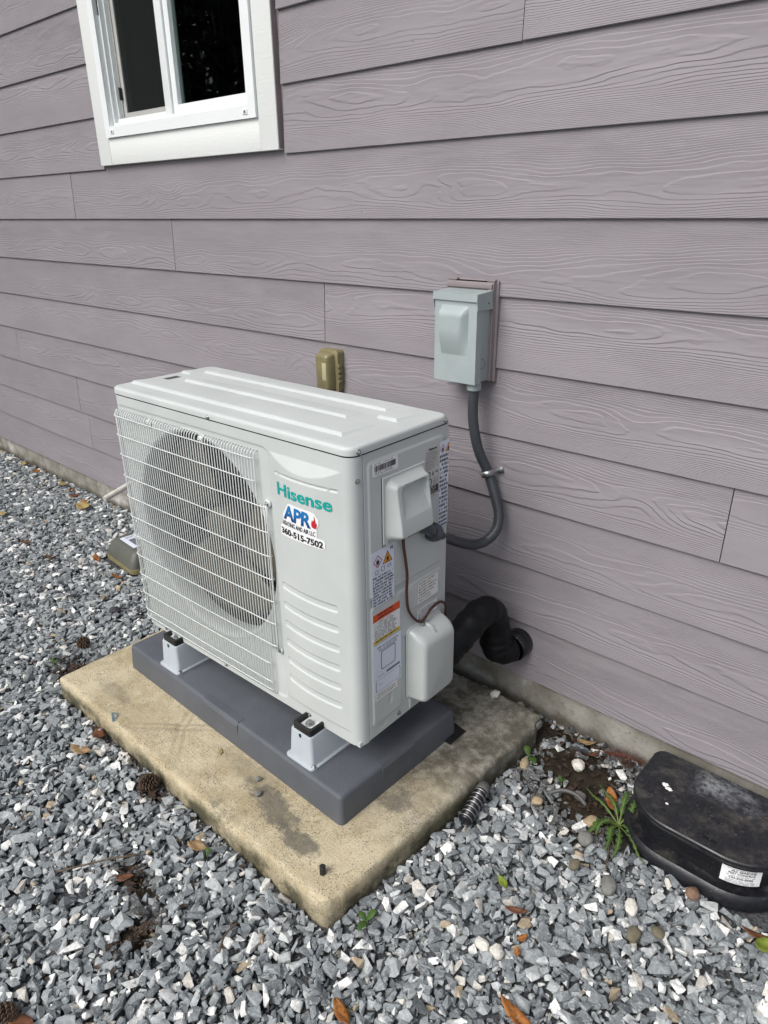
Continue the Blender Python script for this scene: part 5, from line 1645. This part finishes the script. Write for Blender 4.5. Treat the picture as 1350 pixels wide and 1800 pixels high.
def leaf_obj(name, x, y, L, Wd, rz, mat, label, curl=0.25, tilt=(0.1, 0.1), dz=0.006, z=None, group="fallen leaves", cat="leaf"):
    nl, nw = 9, 5; V = []
    for i in range(nl):
        t = i / (nl - 1)
        w = Wd * 0.5 * (math.sin(math.pi * min(1, t * 0.97 + 0.02)) ** 0.75)
        for j in range(nw):
            s = (j / (nw - 1) - 0.5) * 2
            V.append(((t - 0.5) * L, s * w, curl * L * (t - 0.5) ** 2 + 0.35 * curl * abs(s) * w + 0.06 * Wd * math.sin(5 * t + 3 * s + x * 40)))
    F = [(i * nw + j, (i + 1) * nw + j, (i + 1) * nw + j + 1, i * nw + j + 1) for i in range(nl - 1) for j in range(nw - 1)]
    o = mk(name, V, F, mat, smooth=True)
    md = o.modifiers.new("s", 'SOLIDIFY'); md.thickness = 0.0007
    o.location = at_ground(x, y, dz) if z is None else (x, y, z)
    o.rotation_euler = (tilt[0], tilt[1], rz)
    if group: tag(o, label, cat, group)
    return o
LEAVES = [
 (-0.362, -0.984, 0.060, 0.024, -0.35, 'leaf_orange', "speckled orange-brown leaf on the gravel at the photo's bottom centre"),
 (-0.114, -0.775, 0.085, 0.026, -0.1, 'leaf_orange', "long rust-brown leaf at the bottom edge right of centre"),
 (0.162, -0.313, 0.060, 0.018, 0.3, 'leaf_brown', "dark brown leaf at the right edge below the black bait station"),
 (0.180, -0.332, 0.050, 0.028, 1.0, 'leaf_lime', "pale yellow-green leaf cut off by the right edge"),
 (-0.231, -0.594, 0.048, 0.014, 0.4, 'leaf_brown', "narrow dark brown leaf in the gravel right of the slab corner"),
 (-0.192, -0.631, 0.022, 0.015, 1.0, 'leaf_orange', "tiny orange leaf fragment below the narrow brown leaf"),
 (-0.184, -0.665, 0.018, 0.013, 2.0, 'leaf_orange', "small rust leaf scrap beside two white stones"),
 (-0.295, -0.547, 0.034, 0.018, -0.5, 'leaf_lime', "small lime-green leaf lying on the gravel"),
 (-0.221, -0.168, 0.062, 0.028, -0.95, 'leaf_orange', "bright orange curled leaf behind the green weed"),
 (-0.363, -0.030, 0.050, 0.022, 0.35, 'leaf_tan', "tan leaf against the foundation near the slab"),
 (-0.330, -0.050, 0.040, 0.020, 1.2, 'leaf_brown', "brown crumpled leaf beside the tan one at the foundation"),
 (-3.073, -0.119, 0.080, 0.060, 0.4, 'leaf_yellow', "broad yellow leaf below the drain pipe"),
 (-3.139, -0.076, 0.060, 0.026, 0.2, 'leaf_orange', "orange leaf just behind the broad yellow one"),
 (-3.804, -0.030, 0.055, 0.035, 1.2, 'leaf_orange', "upright orange leaf by the far foundation"),
 (-3.958, -0.030, 0.085, 0.040, 0.1, 'leaf_yellow', "pale yellow leaf at the far foundation, leftmost of the row"),
 (-3.462, -0.035, 0.070, 0.035, 0.3, 'leaf_yellow', "golden leaf where gravel meets the far foundation"),
 (-3.358, -0.040, 0.065, 0.035, -0.3, 'leaf_brown', "brown leaf right of the golden leaf at the foundation"),
 (-3.266, -0.070, 0.060, 0.035, 0.6, 'leaf_brown', "red-brown leaf nearest the drain pipe's left"),
 (-2.500, -0.352, 0.060, 0.030, -0.3, 'leaf_orange', "orange leaf touching the olive bait station's left side"),
 (-2.268, -0.383, 0.055, 0.025, 0.5, 'leaf_orange', "orange leaf in front of the olive bait station"),
 (-3.312, -0.417, 0.085, 0.030, 0.3, 'leaf_yellow', "yellow-brown leaf cut by the photo's left edge"),
 (-2.655, -0.475, 0.085, 0.022, 0.2, 'leaf_brown', "long dark curled leaf on the gravel left of the unit"),
 (-2.888, -0.486, 0.050, 0.024, 0.9, 'leaf_brown', "small brown leaf left of the long curled one"),
 (-1.401, -0.971, 0.060, 0.032, 0.5, 'leaf_tan', "crumpled tan leaf on gravel near the slab's left edge"),
 (-1.425, -0.905, 0.060, 0.035, -0.5, 'leaf_brown', "red-brown leaf leaning on the slab's left front edge"),
 (-0.887, -0.942, 0.050, 0.032, 0.4, 'leaf_tan', "crumpled rust-tan leaf on gravel in front of the slab"),
 (-0.940, -1.100, 0.050, 0.022, 0.6, 'leaf_brown', "dark brown leaf on the bare soil patch"),
 (-0.790, -1.390, 0.060, 0.030, 0.4, 'leaf_brown', "brown leaf scrap in the photo's bottom left"),
]
for i, (x, y, L, Wd, rz, mt, lab) in enumerate(LEAVES):
    leaf_obj("leaf", x, y, L, Wd, rz, mt, lab, curl=0.35 + 0.5 * random.random(), tilt=(random.uniform(-0.3, 0.3), random.uniform(-0.25, 0.25)))
leaf_obj("leaf", -0.985, -0.700, 0.020, 0.007, -0.6, 'leaf_orange', "small orange leaf sliver on the slab beside the pad", z=0.0655, tilt=(0, 0), curl=0.3)
leaf_obj("leaf", -1.055, -0.745, 0.026, 0.008, -0.7, 'leaf_yellow', "thin yellow leaf strip on the slab at the pad's foot", z=0.0655, tilt=(0, 0), curl=0.1)

# pine cones
def pine_cone(x, y, r, label):
    V = []; F = []
    n = 60
    for i in range(n):
        t = i / n; a = i * 2.39996; z = (t - 0.5) * 2.2 * r
        rr = r * (math.sin(math.pi * (0.12 + 0.8 * t)) ** 0.7)
        c, s = math.cos(a), math.sin(a); w = 0.42 * r
        p = [(rr * 0.35 * c + s * w * 0.4, rr * 0.35 * s - c * w * 0.4, z - 0.08 * r), (rr * 0.35 * c - s * w * 0.4, rr * 0.35 * s + c * w * 0.4, z - 0.08 * r),
             (rr * 0.95 * c - s * w * 0.55, rr * 0.95 * s + c * w * 0.55, z + 0.18 * r), (rr * 1.08 * c, rr * 1.08 * s, z + 0.26 * r), (rr * 0.95 * c + s * w * 0.55, rr * 0.95 * s - c * w * 0.55, z + 0.18 * r)]
        b = len(V); V += p; F.append((b, b + 1, b + 2, b + 3, b + 4))
    o = mk("pine_cone", V, F, 'cone'); md = o.modifiers.new("s", 'SOLIDIFY'); md.thickness = r * 0.1
    o.location = at_ground(x, y, r * 0.75); o.rotation_euler = (1.35, 0.2, x * 9)
    tag(o, label, "pine cone", "pine cones on the gravel")
pine_cone(-1.895, -0.715, 0.021, "brown pine cone on gravel behind the slab's left corner")
pine_cone(-1.150, -0.912, 0.021, "dark pine cone against the slab's front edge")
pine_cone(-0.822, -1.400, 0.019, "pine cone at the very bottom left of the photo")

# river pebbles and other stones that stand out
def pebble(name, x, y, r, mat, label, flat=0.7, seed=0, z=None, angular=False):
    bm = bmesh.new(); bmesh.ops.create_icosphere(bm, subdivisions=3 if not angular else 2, radius=1.0)
    sx, sy = random.uniform(0.95, 1.25), random.uniform(0.75, 0.95)
    for v in bm.verts:
        k = 1 + 0.16 * mnoise.noise(v.co * 1.3 + Vector((seed * 3.1, 0, 0))) + (0.25 * mnoise.noise(v.co * 2.2 + Vector((0, seed * 1.7, 0))) if angular else 0)
        v.co = Vector((v.co.x * sx * k * r, v.co.y * sy * k * r, v.co.z * flat * k * r))
    m_ = bpy.data.meshes.new(name); bm.to_mesh(m_); bm.free(); m_.materials.append(MAT[mat])
    m_.polygons.foreach_set("use_smooth", [not angular] * len(m_.polygons))
    o = link(bpy.data.objects.new(name, m_))
    o.location = at_ground(x, y, r * flat * 0.45) if z is None else (x, y, z)
    o.rotation_euler = (random.uniform(-0.3, 0.3), random.uniform(-0.3, 0.3), random.uniform(0, 6))
    return tag(o, label, "stone", "stones that stand out in the gravel")
PEB = [(-0.361, -0.293, 0.016, 'peb_tan', "round tan pebble at the end of the grey cable"), (-0.229, -0.262, 0.021, 'peb_tan', "smooth tan river pebble below the weed's leaves"),
 (-0.215, -0.318, 0.023, 'peb_grey', "large round grey pebble below the tan river pebble"), (-0.026, -0.476, 0.020, 'peb_olive', "dark olive pebble standing in the open gravel on the right"),
 (0.030, -0.305, 0.020, 'peb_red', "reddish brown pebble touching the black bait station's base"), (-0.290, -0.205, 0.019, 'peb_grey', "grey-green pebble on bare soil above the weed"),
 (0.010, -0.440, 0.016, 'peb_olive', "small beige-olive pebble right of the dark olive one"), (-0.115, -0.405, 0.024, 'peb_grey', "flat speckled grey pebble in front of the bait station"),
 (-0.455, -0.200, 0.018, 'peb_tan', "buff pebble beside the green sprout at the slab"), (-0.195, -0.410, 0.017, 'peb_olive', "brownish pebble left of the speckled grey one"),
 (-2.470, -0.110, 0.030, 'peb_tan', "pale yellow stone behind the olive bait station"), (-2.560, -0.190, 0.020, 'peb_tan', "cream stone left of the olive bait station")]
for i, (x, y, r, mt, lab) in enumerate(PEB): pebble("pebble", x, y, r * 0.86, mt, lab, seed=i)
WST = [(-0.345, -0.110, 0.019, "white chunky stone on dark soil beside the slab"), (-0.055, -0.425, 0.018, "large white stone in front of the black bait station"), (-0.400, -1.085, 0.020, "big white stone at the bottom left of the orange leaf"),
 (-0.245, -0.700, 0.016, "white angular stone near the rust leaf scrap"), (-0.215, -0.690, 0.016, "white angular stone right beside its twin"), (-0.185, -0.105, 0.012, "small bright white stone by the bait station's left side"), (-0.640, -0.070, 0.014, "lone white stone lying on the slab's rear edge")]
for i, (x, y, r, lab) in enumerate(WST): pebble("white_stone", x, y, r, 'peb_white', lab, seed=20 + i, angular=True, z=0.070 if i == 6 else None)
pebble("dark_stone", -2.033, -0.524, 0.022, 'peb_dark', "dark brown-black stone on gravel left of the unit", seed=31, angular=True)
pebble("stone_chip", -0.901, -0.743, 0.0085, 'peb_grey', "small grey stone chip on the slab near the pad", seed=32, angular=True, z=0.066)
pebble("stone_chip", -0.862, -0.772, 0.0115, 'peb_grey', "larger flat grey stone chip on the slab's greenish stain", seed=33, angular=True, z=0.066, flat=0.4)
for i, (x, y, r) in enumerate(((-0.540, -0.052, 0.020), (-0.500, -0.080, 0.024), (-0.575, -0.036, 0.016))):
    pebble("concrete_lump", x, y, r, 'peb_grey', ("broken concrete lump at the slab's rear corner", "largest broken concrete lump off the slab's rear right corner", "small concrete crumb behind the slab")[i], seed=40 + i, angular=True, z=0.042)

# weeds
def sprout(x, y, leaves, label, name="sprout"):
    t = empty(name, at_ground(x, y, 0.0)); tag(t, label, "weed")
    for (a, L, w, el) in leaves:
        nl, nw = 7, 3; V = []
        for i in range(nl):
            q = i / (nl - 1); ww = w * 0.5 * math.sin(math.pi * min(1, q * 0.95 + 0.03)) ** 0.8
            rr = q * L * math.cos(el); zz = 0.010 + q * L * math.sin(el) - 0.35 * L * q * q
            for j in range(nw):
                s = j - 1
                V.append((rr * math.cos(a) - s * ww * math.sin(a), rr * math.sin(a) + s * ww * math.cos(a), zz + abs(s) * ww * 0.35))
        F = [(i * nw + j, (i + 1) * nw + j, (i + 1) * nw + j + 1, i * nw + j + 1) for i in range(nl - 1) for j in range(nw - 1)]
        o = mk("leaf_blade", V, F, 'leaf_green', t, smooth=True); md = o.modifiers.new("s", 'SOLIDIFY'); md.thickness = 0.0006
    mk("stem", *tube([(0, 0, -0.012), (0, 0, 0.012)], 0.0014, 6), 'stem', t, smooth=True)
sprout(-0.452, -0.822, [(1.2, 0.040, 0.016, 0.9), (3.0, 0.028, 0.014, 0.5), (-1.4, 0.034, 0.016, 0.5)], "three-leaved green sprout at the slab's front corner")
sprout(-0.455, -0.182, [(2.4, 0.040, 0.018, 0.8), (-0.4, 0.036, 0.020, 0.4)], "two-leaved green sprout against the slab's right side")
sprout(-1.877, -0.832, [(0.5, 0.030, 0.018, 0.7), (2.6, 0.022, 0.014, 0.7)], "tiny green sprout in the gravel left of the slab")
sprout(-0.850, -0.940, [(0.5, 0.022, 0.012, 1.0), (2.2, 0.018, 0.010, 0.8)], "tiny green seedling in front of the slab beside the rust-tan leaf")
sprout(-0.345, -0.200, [(0.3, 0.018, 0.010, 0.9), (2.6, 0.020, 0.010, 0.7), (4.4, 0.016, 0.009, 0.7)], "small pale seedling on the dark soil left of the weed")
# dandelion-like weed
wd = empty("dandelion_weed", at_ground(-0.175, -0.225, 0.0)); tag(wd, "trampled dandelion weed with jagged leaves beside the black bait station", "weed")
def jag_leaf(P, w, seed):
    rg = random.Random(seed); C = spline(P, 7); V = []; F = []
    n = len(C)
    for i, p in enumerate(C):
        t = i / (n - 1)
        tg = Vector(C[min(i + 1, n - 1)]) - Vector(C[max(i - 1, 0)]); tg.z = 0; tg.normalize(); sd2 = Vector((-tg.y, tg.x, 0))
        ww = w * (0.12 + 0.88 * max(0.0, math.sin(math.pi * min(1, 0.25 + 0.75 * t)))) * (1.0 if i % 3 else 0.42) * min(1.0, t * 3.0 + 0.1)
        V += [tuple(Vector(p) + sd2 * ww + Vector((0, 0, 0.2 * ww))), tuple(p), tuple(Vector(p) - sd2 * ww + Vector((0, 0, 0.2 * ww)))]
        if i: b = 3 * i; F += [(b - 3, b, b + 1, b - 2), (b - 2, b + 1, b + 2, b - 1)]
    o = mk("jagged_leaf", V, F, 'leaf_green', wd, smooth=True); md = o.modifiers.new("s", 'SOLIDIFY'); md.thickness = 0.0007
    o2 = mk("leaf_rib", *tube([tuple(Vector(p) + Vector((0, 0, 0.0008))) for p in C], [0.0019 * (1.15 - i / n) for i in range(n)], 5), 'stem', wd, smooth=True)
jag_leaf([(0, 0, 0), (-0.03, 0.035, 0.022), (-0.06, 0.055, 0.020), (-0.095, 0.085, 0.010)], 0.007, 1)
jag_leaf([(0, 0, 0), (-0.012, 0.045, 0.032), (-0.016, 0.068, 0.038), (-0.022, 0.088, 0.034)], 0.009, 2)
jag_leaf([(0, 0, 0), (0.025, -0.012, 0.025), (0.045, -0.030, 0.022), (0.060, -0.045, 0.012)], 0.012, 3)
jag_leaf([(0, 0, 0), (-0.005, -0.035, 0.015), (0.005, -0.065, 0.012), (0.010, -0.095, 0.005)], 0.010, 4)
jag_leaf([(0, 0, 0), (-0.035, -0.030, 0.014), (-0.040, -0.060, 0.010), (-0.045, -0.085, 0.005)], 0.009, 5)
jag_leaf([(0, 0, 0), (0.045, -0.035, 0.018), (0.075, -0.065, 0.016), (0.095, -0.070, 0.006)], 0.005, 6)
jag_leaf([(0, 0, 0), (-0.05, 0.015, 0.024), (-0.085, 0.030, 0.018), (-0.115, 0.055, 0.006)], 0.006, 7)
jag_leaf([(0, 0, 0), (0.012, 0.030, 0.032), (0.010, 0.060, 0.040), (0.000, 0.085, 0.034)], 0.008, 8)
jag_leaf([(0, 0, 0), (0.018, -0.040, 0.018), (0.030, -0.075, 0.012), (0.030, -0.105, 0.004)], 0.008, 9)
jag_leaf([(0, 0, 0), (-0.020, -0.020, 0.020), (-0.030, -0.045, 0.020), (-0.026, -0.070, 0.010)], 0.009, 10)
mk("root_tangle", *tube(spline([(-0.02, -0.02, 0.004), (0.0, -0.05, 0.010), (0.02, -0.10, 0.006), (0.03, -0.13, 0.0)], 6), 0.0018, 5), 'twig', wd, smooth=True)
mk("root_tangle", *tube(spline([(-0.03, 0.0, 0.006), (-0.01, -0.04, 0.012), (0.03, -0.08, 0.008)], 6), 0.0014, 5), 'twig', wd, smooth=True)

# conifer frond
fr = empty("conifer_frond", at_ground(-0.262, -0.020, 0.006), 0.25); tag(fr, "dry red-brown conifer frond against the foundation by the bait station", "twig")
mk("stem", *tube([(-0.05, 0, 0.0), (0, 0.003, 0.006), (0.05, 0, 0.0)], 0.0014, 5), 'needle', fr, smooth=True)
mb = MB()
for i in range(46):
    t = i / 45; s = 1 if i % 2 else -1
    x = -0.048 + 0.096 * t; L = 0.020 * math.sin(math.pi * (0.15 + 0.8 * t)) + 0.004
    mb.add(*tube([(x, 0, 0.003), (x + 0.006, s * L, 0.006 + 0.003 * math.sin(i))], [0.0011, 0.0004], 4))
tag(mb.build("needles", 'needle', fr), kind="stuff")

# crumbled leaf litter and bark bits on the bare soil and along the slab
mb = MB(); rgl = random.Random(5)
spots = [(bx_, by_, rx_, ry_) for (bx_, by_, rx_, ry_) in BARE] + [(-1.2, -0.895, 0.45, 0.012), (-0.2, -0.26, 0.07, 0.06), (-0.30, -0.02, 0.15, 0.015), (-0.9, -1.2, 0.35, 0.2), (-1.9, -0.75, 0.3, 0.15)]
for (bx_, by_, rx_, ry_) in spots:
    for k in range(46):
        x = bx_ + rgl.gauss(0, 0.5) * rx_; y = by_ + rgl.gauss(0, 0.5) * ry_
        if blocked(x, y, 0.004) or y > 0.005: continue
        z = max(top_at(x, y), 0.001) + 0.0015
        L = rgl.uniform(0.003, 0.011); w = L * rgl.uniform(0.25, 0.7); a = rgl.uniform(0, 6.28); t = rgl.uniform(-0.5, 0.5)
        c, s_ = math.cos(a), math.sin(a)
        P = [(-L, -w * 0.4), (L * 0.2, -w), (L, w * 0.2), (-L * 0.1, w)]
        b = [(x + p * c - q * s_, y + p * s_ + q * c, z + p * t * 0.6 + abs(q) * 0.4) for p, q in P]
        mb.add(b + [(u_, v_, w_ - 0.0012) for u_, v_, w_ in b], [(0, 1, 2, 3), (7, 6, 5, 4), (0, 4, 5, 1), (1, 5, 6, 2), (2, 6, 7, 3), (3, 7, 4, 0)])
tag(mb.build("leaf_litter", 'litter'), "crumbled brown leaf litter and bark bits on the soil patches", "leaf litter", kind="stuff")

# twigs
for (P, r, lab) in (([(-1.05, -1.20, 0.03), (-0.99, -1.11, 0.036), (-0.95, -1.055, 0.034)], 0.0022, "thin curved twig on gravel left of the bare soil patch"),
                    ([(-0.645, -1.005, 0.03), (-0.64, -1.04, 0.034), (-0.62, -1.07, 0.03)], 0.0022, "short dry twig on gravel below the slab's front edge"),
                    ([(-0.475, -0.040, 0.035), (-0.43, -0.035, 0.045), (-0.39, -0.06, 0.036)], 0.0016, "thin pale twig at the foundation by the slab's rear corner")):
    tag(mk("twig", *tube(spline(P, 5), r, 6), 'twig', smooth=True), lab, "twig")
# grey cable stub
tag(mk("cable_stub", *tube(spline([(-0.348, -0.262, 0.024), (-0.32, -0.240, 0.034), (-0.285, -0.232, 0.034), (-0.258, -0.236, 0.022)], 6), 0.0052, 8), 'cable', smooth=True), "short grey cable lying on dark soil right of the slab", "cable")
# corrugated hose end
ch = empty("corrugated_hose", (-0.466, -0.42, 0.03)); tag(ch, "short black corrugated hose end beside the slab's right edge", "hose")
A = Vector((-0.470, -0.366, 0.046)); Bv = Vector((-0.452, -0.478, 0.026)); NN = 56
P = [A.lerp(Bv, i / NN) - Vector((-0.466, -0.42, 0.03)) for i in range(NN + 1)]
rad = [0.0155 + (0.0022 * math.sin(i * 2 * math.pi / 6.5)) for i in range(NN + 1)]
mk("hose_body", *tube(P[10:], rad[10:], 16), 'black_gloss', ch, smooth=True)
mk("hose_cuff", *tube([P[0], P[9], P[10]], [0.0165, 0.0175, 0.0165], 16), 'cable', ch, smooth=True)
for i in range(7):
    k = 13 + int(i * 6.5)
    a_ = P[min(k, NN - 1)]; dvec = (Bv - A).normalized()
    mk("silver_ring", *tube([a_ - dvec * 0.0006, a_ + dvec * 0.0006], 0.0181, 16), 'steel', ch, smooth=True)

# ================================================================== EVERGREENS ACROSS THE YARD (mirrored in the window glass)
def evergreen(x, y, h, rad, label, seed):
    t = empty("evergreen_tree", (x, y, 0)); tag(t, label, "tree", "evergreens across the yard")
    mk("trunk", *tube([(0, 0, -0.1), (0.05, 0, h * 0.4), (0, 0.04, h * 0.9)], [0.16, 0.11, 0.03], 8), 'bark', t, smooth=True)
    rg = np.random.default_rng(seed); n = 11000
    V = np.zeros((n * 4, 3)); 
    tt = rg.random(n) ** 0.8; ang = rg.random(n) * 2 * math.pi
    lump = 1 + 0.25 * np.sin(ang * 3 + tt * 9) + 0.15 * np.sin(ang * 7 - tt * 15)
    rr = rad * (1 - tt * 0.80) * lump * (0.25 + 0.75 * rg.random(n) ** 0.5)
    c = np.stack([rr * np.cos(ang), rr * np.sin(ang), 0.25 + tt * (h - 0.3)], 1)
    a = rg.normal(size=(n, 3)); a /= np.linalg.norm(a, axis=1)[:, None]; b = rg.normal(size=(n, 3)); b -= (b * a).sum(1)[:, None] * a; b /= np.linalg.norm(b, axis=1)[:, None]
    s = rg.uniform(0.06, 0.15, n)[:, None]
    V[0::4] = c - a * s; V[1::4] = c + b * s * 0.45; V[2::4] = c + a * s; V[3::4] = c - b * s * 0.45
    mk("crown", V, [(4 * i, 4 * i + 1, 4 * i + 2, 4 * i + 3) for i in range(n)], 'foliage', t)
evergreen(-13.6, -6.6, 8.6, 2.6, "evergreen mirrored at the left of the window glass", 1)
evergreen(-10.9, -6.9, 9.2, 2.7, "tall evergreen mirrored in the middle of the window glass", 2)
evergreen(-8.2, -6.4, 8.4, 2.6, "evergreen mirrored at the right of the window glass", 3)
